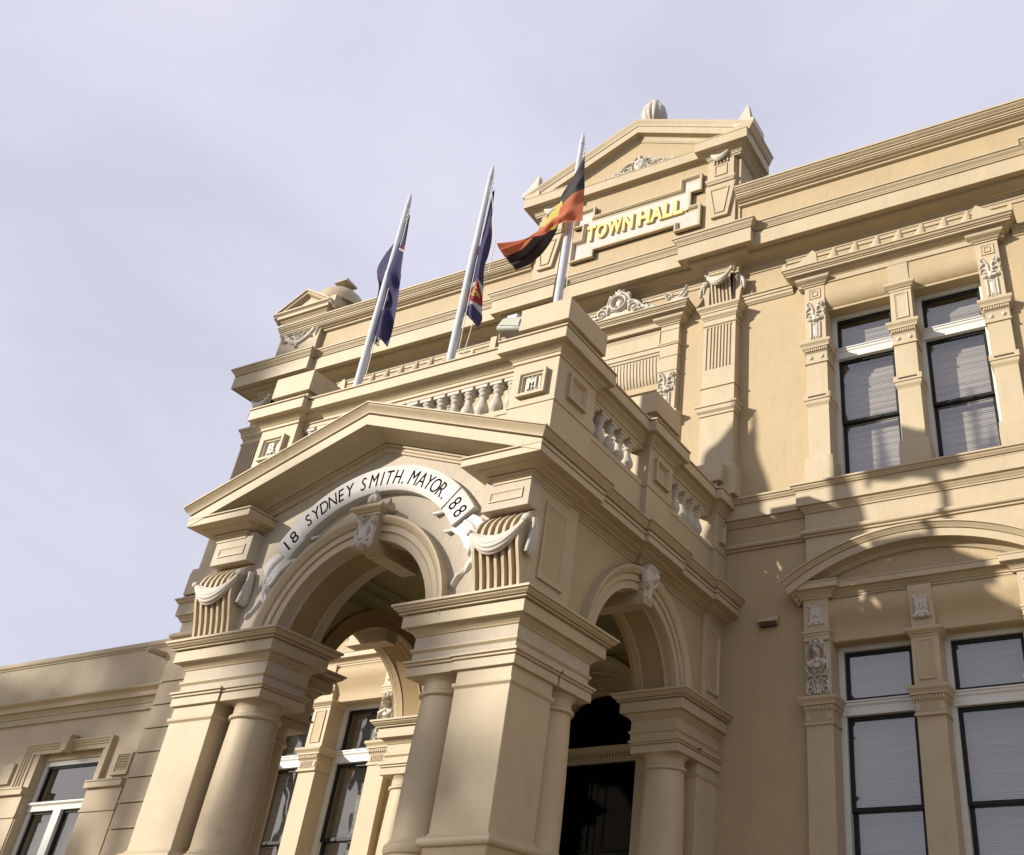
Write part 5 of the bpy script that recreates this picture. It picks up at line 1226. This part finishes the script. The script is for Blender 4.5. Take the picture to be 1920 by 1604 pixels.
def wing(sg):
    """single storey wing set against the end of the hall"""
    X0, X1 = -24.0, XL + .02
    def fx(a): return a if sg < 0 else 2 * AX - a
    def bx(mb, a, b, *r): mb.box(min(fx(a), fx(b)), max(fx(a), fx(b)), *r)
    yw = 4.70
    wins = [(-11.86 - 3.9 * k, -10.12 - 3.9 * k) for k in range(3)]
    hs = [(min(fx(a), fx(b)), max(fx(a), fx(b)), 2.4, 5.80) for a, b in wins]
    w = MB(); xa, xb = min(fx(X0), fx(X1)), max(fx(X0), fx(X1)); holes_wall(w, xa, xb, 0, 7.62, hs, yw, 5.1)
    W = w.build('wing_wall', TRIM, HALL, smooth=None)
    MB().box(xa, xb, 5.1, 12, 6.6, 6.8).build('wing_roof', plain('wing_roof_grey', (.2, .2, .2), .8), HALL, smooth=None)
    MB().box(xa + .05, xb - .05, 5.8, 5.9, 0, 6.6).build('wing_interior', DARKI, HALL, smooth=None)
    P = [(xa, yw), (xb, yw)]
    MB().sweep(P, prof([('l', .05, 7.68), ('l', .05, 7.62), ('q', .02, 7.58), ('l', .02, 7.55), ('l', .0, 7.545)], -.45), plan, side=-1).build('coping', TRIM, W, bevel=0.006)
    MB().sweep(P, prof([('l', .20, 6.78), ('l', .20, 6.755), ('s', .13, 6.69), ('l', .12, 6.685), ('l', .12, 6.60), ('l', .06, 6.59), ('s', .02, 6.50), ('l', .01, 6.49)]), plan, side=-1).build('wing_cornice', TRIM, W, bevel=0.003)
    MB().sweep(P, prof([('l', .03, 6.40), ('t', .03, 6.36), ('l', .0, 6.355)]), plan, side=-1).build('wing_bead', TRIM, W)
    for a, b in wins:
        A = MB(); o0, o1 = a - .36, b + .27
        o0, o1 = min(fx(o0), fx(o1)), max(fx(o0), fx(o1))
        A.sweep([(o0, 5.18), (o0, 5.95), (o1, 5.95), (o1, 5.18)], [(0, -.01), (0, .09), (-.03, .09), (-.04, .07), (-.07, .065), (-.08, .045), (-.11, .04), (-.12, .02), (-.19, .02), (-.19, -.01)], elev(yw))
        m_ = (o0 + o1) / 2
        A.prism([(m_ - .07, 5.74), (m_ + .07, 5.74), (m_ + .11, 5.98), (m_ + .13, 6.0), (m_ + .13, 6.03), (m_ - .13, 6.03), (m_ - .13, 6.0), (m_ - .11, 5.98)], lambda p_, q_, t: (p_, t, q_), yw - .17, yw)
        A.build('architrave', TRIM, W, bevel=0.003)
        I = MB()
        for (u, v) in ((a - .85, a + .0), (b - .03, b + .93)):
            v += .012 if v == a else 0; bx(I, u, v, yw - .10, yw + .1, 5.05, 5.15); bx(I, u + .01, v - .01, yw - .115, yw + .1, 5.15, 5.18); bx(I, u + .03, v - .03, yw - .03, yw + .1, 4.68, 5.05); bx(I, u + .02, v - .02, yw - .045, yw + .1, 4.66, 4.70); bx(I, u + .04, v - .04, yw - .02, yw + .1, 0, 4.66)
        I.build('impost_band', TRIM, W, bevel=0.004)
        L_ = MB(); bx(L_, a, b, yw + .12, yw + .3, 5.66, 5.80); L_.build('inner_lintel', TRIM, W, bevel=0.004)
        x0, x1 = min(fx(a), fx(b)) + .01, max(fx(a), fx(b)) - .01; y = 4.86
        f = MB(); f.box(x0, x0 + .09, y, y + .12, 2.4, 5.66); f.box(x1 - .09, x1, y, y + .12, 2.4, 5.66); f.box(x0 + .09, x1 - .09, y, y + .12, 5.57, 5.66)
        f.sweep([(x0 + .003, y), (x1 - .003, y)], prof([('l', .06, 4.93), ('l', .06, 4.90), ('s', .02, 4.86), ('l', .02, 4.78)], -.1), plan, side=-1)
        m2 = (x0 + x1) / 2 + .0; f.box(m2 - .10, m2 + .10, y - .02, y + .12, 2.4, 4.79)
        F = f.build('window', FRAME, HALL, bevel=0.004)
        s = MB()
        for xa_, xb_, za, zb in ((x0 + .09, x1 - .09, 4.93, 5.57), (x0 + .09, m2 - .10, 2.4, 4.78), (m2 + .10, x1 - .09, 2.4, 4.78)):
            s.box(xa_, xa_ + .04, y + .04, y + .09, za, zb); s.box(xb_ - .04, xb_, y + .04, y + .09, za, zb); s.box(xa_ + .04, xb_ - .04, y + .04, y + .09, zb - .045, zb); s.box(xa_ + .04, xb_ - .04, y + .04, y + .09, za, za + .04)
            MB().add([(xa_ + .03, y + .07, za), (xb_ - .03, y + .07, za), (xb_ - .03, y + .07, zb), (xa_ + .03, y + .07, zb)], [(0, 1, 2, 3)]).build('pane', GLASS, F, smooth=None)
            if zb < 5:
                n = 16; vs = []
                for i in range(n * 4 + 1):
                    xx = xa_ + .05 + (xb_ - xa_ - .1) * i / (n * 4); yy = y + .22 + .02 * math.sin(i * 1.57)
                    vs += [(xx, yy, za), (xx, yy, zb - .04)]
                MB().add(vs, [(2 * i, 2 * i + 2, 2 * i + 3, 2 * i + 1) for i in range(n * 4)]).build('curtain', BLIND, F, smooth=60)
        s.build('sash', SASH, F, bevel=0.003)
    for k in range(3):
        for vx in ((-9.42 - 3.9 * k),):
            V = MB(); c = fx(vx); frame_rect(V, c - .19, c + .19, 5.28, 5.62, yw, .06, .04); V.box(c - .21, c + .21, yw - .06, yw, 5.24, 5.29)
            for i in range(6): V.add([(c - .13, yw - .025, 5.34 + i * .045), (c + .13, yw - .025, 5.34 + i * .045), (c + .13, yw + .01, 5.375 + i * .045), (c - .13, yw + .01, 5.375 + i * .045)], [(0, 1, 2, 3)])
            V.build('wall_vent', TRIM, W)
    MB().box(min(fx(-12.75), fx(-12.4)) if False else fx(-12.6) - .16, fx(-12.6) + .16, yw - .05, yw, 5.26, 5.64).build('wall_vent', TRIM, W, bevel=0.01)
    p = MB().tube([(fx(-9.33), 4.72, 7.38), (fx(-9.42), 4.40, 7.40)], .055, 14); p.tube([(fx(-9.42), 4.401, 7.40), (fx(-9.425), 4.39, 7.401)], .045, 14)
    p.build('overflow_pipe', TRIM, W)
wing(-1); wing(1)
# small hooded vent on the wall beside the bay
v = MB(); v.prism([(4.60, 6.36), (4.60, 6.49), (4.54, 6.48), (4.51, 6.455), (4.505, 6.41), (4.515, 6.405), (4.55, 6.41), (4.57, 6.38)], lambda p_, q_, t: (t, p_, q_), 2.80, 3.11)
v.build('vent_hood', TRIM, HALL, bevel=0.006); MB().box(2.84, 3.07, 4.52, 4.59, 6.35, 6.39).build('vent_opening', SLOT, HALL, smooth=None)

# ------------------------------------------------------------------ flagpoles
def flagpole(x, y, z, top, label):
    t = thing('flagpole', label, 'flagpole', (x, y, z), 'white flagpoles on the porch roof')
    h = top - z
    m_ = MB(); m_.lathe([(.060, 0), (.060, .01), (.052, .02), (.049, h * .55), (.047, h * .58), (.043, h * .585), (.037, h * .93), (.033, h * .93), (.033, h * .935)], 0, 0, 24); m_.build('pole', POLE, t, smooth=30)
    m_ = MB(); m_.lathe([(.037, h * .932), (.040, h * .936), (.037, h * .945), (.026, h * .985), (.017, h * .99), (.015, h), (.0, h + .01)], 0, 0, 20, cap=False); m_.build('finial', POLE, t, smooth=40)
    m_ = MB()
    for zz, r in ((h * .58, .050),): m_.lathe([(r - .006, zz - .015), (r, zz - .012), (r, zz + .012), (r - .006, zz + .015)], 0, 0, 24, cap=False)
    m_.tube([(.062, .01, h * .88), (.070, .01, h * .5), (.085, .02, .35)], .006, 6)
    if abs(x - .49) < .01: m_.tube([(.05, 0, h * .88), (.31, .02, 2.15), (.30, .02, 1.6), (.13, .05, .1)], .006, 6)
    for k in range(3): m_.lathe([(.0, h * .9 - k * .09), (.012, h * .9 - k * .09 + .01), (.012, h * .9 - k * .09 + .025), (0, h * .9 - k * .09 + .035)], .062, 0, 8, cap=False)
    m_.build('halyard', ROPE, t, smooth=40)
    return t
flagpole(-1.0, .15, 8.33, 11.98, 'leftmost white flagpole, carrying the drooping navy flag with red and white canton')
flagpole(.49, .15, 8.33, 11.97, 'middle white flagpole, carrying the drooping navy flag with red and gold badge')
flagpole(1.96, .20, 8.85, 12.05, 'white flagpole on the corner block, carrying the black, red and yellow flag')

def cloth_mat(name, col, tr=0.35):
    mt, nt, b = new_mat(name); N = nt.nodes.new; K = nt.links.new
    b.inputs['Base Color'].default_value = (*col, 1); b.inputs['Roughness'].default_value = .85
    t = N('ShaderNodeTexCoord'); n = N('ShaderNodeTexNoise'); n.inputs['Scale'].default_value = 180
    K(t.outputs['Object'], n.inputs['Vector']); bp = N('ShaderNodeBump'); bp.inputs['Strength'].default_value = .2; bp.inputs['Distance'].default_value = .002
    K(n.outputs['Fac'], bp.inputs['Height']); K(bp.outputs[0], b.inputs['Normal'])
    tl = N('ShaderNodeBsdfTranslucent'); tl.inputs['Color'].default_value = (*col, 1)
    mx2 = N('ShaderNodeMixShader'); mx2.inputs[0].default_value = tr
    K(b.outputs[0], mx2.inputs[1]); K(tl.outputs[0], mx2.inputs[2]); K(mx2.outputs[0], nt.nodes['Material Output'].inputs[0])
    return mt
FC = dict(navy=cloth_mat('navy_cloth', (.042, .036, .105)), black=cloth_mat('black_cloth', (.030, .024, .024), .2), red=cloth_mat('red_orange_cloth', (.50, .15, .075), .4), yellow=cloth_mat('yellow_cloth', (.52, .43, .10)),
          white=cloth_mat('white_cloth', (.46, .46, .50)), crimson=cloth_mat('crimson_cloth', (.26, .018, .03)), gold=cloth_mat('gold_cloth', (.52, .40, .12)), shade=cloth_mat('dark_navy_cloth', (.03, .026, .075)))
def catmull(P, t):
    n = len(P) - 1; x = t * n; i = min(int(x), n - 1); f = x - i
    p0 = P[max(i - 1, 0)]; p1 = P[i]; p2 = P[i + 1]; p3 = P[min(i + 2, n)]
    return 0.5 * ((2 * p1) + (-p0 + p2) * f + (2 * p0 - 5 * p1 + 4 * p2 - p3) * f * f + (-p0 + 3 * p1 - 3 * p2 + p3) * f ** 3)
def flag(name, grid, colf, nu, nv, label, fold=(.02, 26, 0), origin=(0, 0, 0), extra=None):
    """grid rows x cols of control points; rows run with v, columns with u"""
    Gd = np.array(grid, float); rows = [[catmull(Gd[r], i / nu) for i in range(nu + 1)] for r in range(Gd.shape[0])]
    V = []
    for j in range(nv + 1):
        for i in range(nu + 1):
            p = catmull(np.array([rows[r][i] for r in range(Gd.shape[0])]), j / nv)
            u, v = i / nu, j / nv
            a = fold[0] * math.sin(fold[1] * (v if fold[2] == 0 else u) + 5 * u * (1 - fold[2]) + 3 * v * fold[2]) * (0.3 + 0.7 * (u if fold[2] == 0 else v))
            V.append((p[0] - origin[0] + a * .3, p[1] - origin[1] - a, p[2] - origin[2]))
    F = []; MI = []; names = []
    for j in range(nv):
        for i in range(nu):
            c = colf((i + .5) / nu, (j + .5) / nv)
            if c is None: continue
            if c not in names: names.append(c)
            F.append((j * (nu + 1) + i, j * (nu + 1) + i + 1, (j + 1) * (nu + 1) + i + 1, (j + 1) * (nu + 1) + i)); MI.append(names.index(c))
    me = bpy.data.meshes.new(name); me.from_pydata(V, [], F)
    for n_ in names: me.materials.append(FC[n_])
    me.polygons.foreach_set('material_index', MI); me.shade_smooth()
    o = bpy.data.objects.new(name, me); COL.objects.link(o); o.location = origin
    tag(o, label, 'flag', 'flags on the porch flagpoles')
    return o
FLAG_3 = [[(2.103, 0.12, 11.5), (2.025, 0.1, 11.219), (1.906, 0.12, 11.016), (1.755, 0.2, 10.902), (1.539, 0.5, 10.973), (1.452, 0.6, 10.775), (1.388, 0.5, 10.367), (1.268, 0.4, 10.103), (1.117, 0.3, 9.954)], [(2.149, 0.1, 11.148), (2.103, 0.02, 10.865), (1.929, 0.1, 10.812), (1.769, 0.18, 10.771), (1.572, 0.35, 10.928), (1.436, 0.45, 10.722), (1.325, 0.4, 10.43), (1.198, 0.35, 10.216), (1.04, 0.25, 10.059)], [(2.205, 0.08, 10.793), (2.139, -0.02, 10.651), (2.006, 0.0, 10.587), (1.911, 0.0, 10.453), (1.762, 0.05, 10.477), (1.612, 0.1, 10.387), (1.404, 0.2, 10.34), (1.245, 0.2, 10.19), (0.973, 0.2, 10.153)], [(2.241, 0.06, 10.467), (2.159, 0.0, 10.398), (2.082, -0.06, 10.299), (1.988, -0.05, 10.241), (1.862, -0.02, 10.268), (1.726, 0.0, 10.168), (1.526, 0.05, 10.199), (1.332, 0.05, 10.129), (0.959, 0.1, 10.197)], [(2.267, 0.05, 10.18), (2.167, 0.02, 10.182), (2.067, -0.02, 10.165), (1.948, 0.0, 10.189), (1.841, 0.02, 10.181), (1.732, 0.03, 10.109), (1.534, 0.05, 10.15), (1.274, 0.08, 10.202), (0.939, 0.05, 10.266)]]
FLAG_1 = [[(-1.001, 0.2, 11.654), (-0.984, 0.2, 11.626), (-0.967, 0.2, 11.598)], [(-1.22, 0.3, 11.266), (-0.98, 0.22, 11.167), (-0.853, 0.15, 11.013)], [(-1.40, 0.35, 11.10), (-1.048, 0.2, 10.939), (-0.797, 0.12, 10.788)], [(-1.47, 0.35, 10.864), (-1.028, 0.15, 10.591), (-0.717, 0.1, 10.4)], [(-1.36, 0.3, 10.60), (-0.917, 0.1, 10.273), (-0.717, 0.15, 10.104)], [(-1.141, 0.2, 10.228), (-1.057, 0.3, 10.133), (-0.603, 0.1, 9.662)], [(-1.162, 0.25, 9.752), (-0.806, 0.1, 9.541), (-0.668, 0.2, 9.392)], [(-1.19, 0.3, 9.474), (-0.806, 0.12, 9.287), (-0.607, 0.15, 9.06)], [(-0.975, 0.25, 9.264), (-0.774, 0.15, 9.211), (-0.686, 0.2, 9.098)]]
FLAG_2 = [[(0.538, 0.2, 11.493), (0.554, 0.2, 11.507), (0.569, 0.2, 11.522)], [(0.491, 0.25, 10.992), (0.617, 0.15, 10.989), (0.623, 0.2, 11.0)], [(0.486, 0.25, 10.696), (0.665, 0.12, 10.669), (0.68, 0.22, 10.583)], [(0.51, 0.2, 10.405), (0.66, 0.1, 10.366), (0.695, 0.2, 10.266)], [(0.488, 0.2, 10.129), (0.672, 0.1, 10.008), (0.711, 0.15, 10.016)], [(0.495, 0.2, 9.76), (0.708, 0.08, 9.69), (0.77, 0.15, 9.591)], [(0.48, 0.2, 9.585), (0.681, 0.1, 9.466), (0.771, 0.2, 9.321)], [(0.464, 0.25, 9.405), (0.706, 0.1, 9.182), (0.804, 0.2, 9.156)], [(0.598, 0.2, 9.269), (0.781, 0.12, 9.03), (0.805, 0.15, 9.002)]]
def c3(u, v):
    # rows run from the black top edge (v=0) to the red bottom edge (v=1)
    if ((u - .50) / .17) ** 2 + ((v - .34) / .34) ** 2 < 1: return 'yellow'
    return 'black' if v < .5 - .12 * max(0, min(1, (.55 - abs(u - .5)) * 0)) else 'red'
def blow(grid, amt):
    C0 = np.array((7.902, -7.5, 1.6)); out = []
    for row in grid:
        n = len(row) - 1; out.append([tuple(C0 + (np.array(p) - C0) * (1 + (amt * (i / n) ** 2.6 - .05) / 7.6)) for i, p in enumerate(row)])
    return out
FLAG_3 = [[(2.103, 0.12, 11.5), (2.025, 0.1, 11.219), (1.906, 0.12, 11.016), (1.755, 0.2, 10.902), (1.539, 0.5, 10.973), (1.452, 0.6, 10.775), (1.388, 0.5, 10.367), (1.268, 0.4, 10.103), (1.117, 0.3, 9.954)], [(2.149, 0.1, 11.148), (2.103, 0.02, 10.865), (1.929, 0.1, 10.812), (1.769, 0.18, 10.771), (1.572, 0.35, 10.928), (1.436, 0.45, 10.722), (1.325, 0.4, 10.43), (1.198, 0.35, 10.216), (1.04, 0.25, 10.059)], [(2.205, 0.08, 10.793), (2.139, -0.02, 10.651), (2.006, 0.0, 10.587), (1.911, 0.0, 10.453), (1.762, 0.05, 10.477), (1.612, 0.1, 10.387), (1.404, 0.2, 10.34), (1.245, 0.2, 10.19), (0.973, 0.2, 10.153)], [(2.241, 0.06, 10.467), (2.159, 0.0, 10.398), (2.082, -0.06, 10.299), (1.988, -0.05, 10.241), (1.862, -0.02, 10.268), (1.726, 0.0, 10.168), (1.526, 0.05, 10.199), (1.332, 0.05, 10.129), (0.959, 0.1, 10.197)], [(2.267, 0.05, 10.18), (2.167, 0.02, 10.182), (2.067, -0.02, 10.165), (1.948, 0.0, 10.189), (1.841, 0.02, 10.181), (1.732, 0.03, 10.109), (1.534, 0.05, 10.15), (1.274, 0.08, 10.202), (0.939, 0.05, 10.266)]]
f3 = flag('flag', FLAG_3, c3, 110, 80, 'black and red flag with yellow disc, blowing out to the left', (.022, 24, 0), (2.2, .1, 10.2))
def c1(u, v):
    if v > .94 and (int(u * 40) % 3 == 0): return None
    if .16 < v < .235 and u > .80: return 'crimson'
    if .235 <= v < .255 and u > .7 or (.255 <= v < .40 and u > .93): return 'white'
    if .085 < v < .15 and u < .12: return 'white'
    for cu, cv in ((.30, .33), (.16, .37)):
        a = math.atan2((v - cv) * 4.2, (u - cu)); r = math.hypot((v - cv) * 4.2, u - cu)
        if r < .10 * (.6 + .4 * math.cos(a * 7)): return 'shade'
    return 'navy'
flag('flag', FLAG_1, c1, 60, 110, 'drooping navy flag with frayed lower end on the leftmost pole', (.05, 11, 1), (-1.0, .15, 9.0))
def c2(u, v):
    if v > .95 and v - .95 > .10 * (1 - abs(2 * u - 1)): return None
    if .13 < v < .42 and u < .20: return 'crimson'
    if .13 < v < .20 and u > .82: return 'white'
    if .60 < v < .80:
        d = abs(u - .52) / .62 + abs(v - .69) / .105
        if d < .55 and (int(v * 90) + int(u * 9)) % 3: return 'gold'
        return 'crimson' if d < 1 else 'white'
    return 'navy'
flag('flag', FLAG_2, c2, 50, 120, 'drooping navy flag with white band and red and gold badge, on the middle pole', (.045, 9, 1), (.5, .15, 9.0))
tl = MB().tube([(-1.02, .2, 9.25), (-1.06, .18, 9.0), (-1.03, .2, 8.85)], .022, 6, .006); tl.tube([(-1.03, .2, 8.86), (-1.07, .2, 8.80)], .006, 5)
o = tl.build('flag_tail', FC['navy'], None); tag(o, 'frayed strip of navy cloth hanging below the leftmost flag', 'cloth strip')

# ------------------------------------------------------------------ floodlight beside the corner block
FL = thing('floodlight', 'pale floodlight on a curled bracket beside the corner block of the balustrade', 'floodlight', (1.48, .16, 8.34))
m_ = MB(); m_.add([(-.22, -.20, .36), (.20, -.20, .24), (.24, .02, .20), (-.18, .02, .32), (-.12, -.20, .50), (.20, -.20, .44), (.26, .06, .44), (-.08, .06, .52)], [(3, 2, 1, 0), (4, 5, 6, 7), (0, 1, 5, 4), (1, 2, 6, 5), (2, 3, 7, 6), (3, 0, 4, 7)]); m_.build('housing', LAMPB, FL, bevel=0.03)
m_ = MB(); m_.add([(-.16, -.212, .385), (.15, -.212, .29), (.16, -.212, .40), (-.10, -.212, .465)], [(0, 1, 2, 3)]); m_.build('lens', plain('frosted_lens', (.42, .43, .36), .15), FL)
m_ = MB(); m_.box(-.09, .06, -.16, -.04, .48, .545); m_.build('gear_box', plain('white_plastic', (.55, .55, .56), .4), FL, bevel=0.01)
m_ = MB(); m_.prism([(-.12, .56), (.10, .60), (.26, .55), (.33, .42), (.30, .34), (.26, .44), (.16, .52), (-.10, .53)], lambda p_, q_, t: (p_, t, q_), .00, .26); m_.build('hood', LAMPD, FL, bevel=0.005)
m_ = MB(); m_.tube([(-.20, -.10, .34), (-.22, -.06, .24), (-.18, -.04, .12), (-.09, -.02, .03), (.0, .0, .01)], .014, 8); m_.tube([(.20, -.10, .24), (.17, -.06, .12), (.07, -.02, .03), (0, 0, .02)], .014, 8)
m_.lathe([(.06, .0), (.065, .01), (.06, .09), (.035, .13), (.025, .24), (.02, .34)], .05, -.02, 14); m_.box(-.33, -.24, -.10, .0, .0, .33); m_.box(-.32, .2, -.09, .12, -.01, .012); m_.build('bracket', TRIM, FL, bevel=0.003)

# ------------------------------------------------------------------ street trees across the forecourt (behind the camera), plus one added sun blocker
def leaf_mat():
    mt, nt, b = new_mat('leaf'); b.inputs['Base Color'].default_value = (.05, .075, .025, 1); b.inputs['Roughness'].default_value = .6
    return mt
LEAF = leaf_mat(); BARK = plain('bark', (.12, .09, .065), .9, bump=.6, scale=12, var=.3)
def tree(name, x, y, h, cr, blobs, leaves, size, seed, label, ls=.17, zlo=.38, cone=False):
    rnd = random.Random(seed)
    t = thing(name, label, 'tree', (x, y, 0), 'street trees in front of the hall')
    m_ = MB(); m_.tube([(0, 0, -.1), (.1, .05, h * .3), (-.1, .1, h * .55), (.0, 0, h * .85)], h * .013, 10, h * .004)
    for k in range(9):
        a = rnd.uniform(0, 6.28); z = h * rnd.uniform(.35, .6); r = cr * rnd.uniform(.35, .7)
        m_.tube([(0, 0, z), (math.cos(a) * r * .5, math.sin(a) * r * .5, z + h * .12), (math.cos(a) * r, math.sin(a) * r, z + h * .25)], h * .010, 6, .02)
    m_.build('trunk', BARK, t)
    C = []
    for k in range(blobs):
        a = rnd.uniform(0, 6.28); rr = cr * math.sqrt(rnd.random()); q_ = rnd.random(); q_ = q_ * q_ if cone else q_; zz = zlo + (1 - zlo) * q_
        rr *= max(.06, 1 - q_) ** 1.1 if cone else math.sqrt(max(.05, 1 - (2 * q_ - 1) ** 2))
        C.append((rr * math.cos(a), rr * math.sin(a), h * zz, rnd.uniform(.7, 1.3) * size))
    m_ = MB()
    for k in range(leaves):
        c = rnd.choice(C); v = Vector((rnd.gauss(0, 1), rnd.gauss(0, 1), rnd.gauss(0, .8))); v = v.normalized() * c[3] * rnd.random() ** .5
        p = Vector(c[:3]) + v; u = Vector((rnd.gauss(0, 1), rnd.gauss(0, 1), rnd.gauss(0, 1))).normalized() * ls; w2 = u.orthogonal().normalized() * ls * .55
        o = len(m_.v); m_.v += [tuple(p - u), tuple(p + w2), tuple(p + u), tuple(p - w2)]; m_.f.append((o, o + 1, o + 2, o + 3))
    me = bpy.data.meshes.new('crown'); me.from_pydata(m_.v, [], m_.f); me.materials.append(LEAF)
    o = bpy.data.objects.new('crown', me); COL.objects.link(o); o.parent = t
    return t
TREES = [dict(name='gum_tree', x=-26.6, y=-32.0, h=21.1, cr=1.15, blobs=30, leaves=4200, size=.42, seed=3, label='slender gum tree with a small tight crown, opposite the porch', zlo=.905),  # invented tree; crown sized to keep sun from passing through the porch arch
         dict(name='street_tree', x=-26.2, y=-32.3, h=18.9, cr=2.9, blobs=30, leaves=4600, size=.6, seed=21, label='open crowned tree just behind the slender gum', zlo=.55),
         dict(name='street_tree', x=-22.2, y=-32.0, h=19.3, cr=2.0, blobs=46, leaves=9000, size=.8, seed=5, label='dense round tree nearest the street corner', zlo=.4),
         dict(name='street_tree', x=-41.9, y=-29.5, h=26.3, cr=4.3, blobs=34, leaves=9000, size=.8, seed=8, label='broad tree facing the low left wing', zlo=.62),
         dict(name='gum_tree', x=-36.8, y=-29.3, h=29.6, cr=1.7, blobs=34, leaves=6000, size=.7, seed=11, label='tallest gum tree, facing the left corner of the hall', zlo=.80)]
for a in TREES: tree(**a)
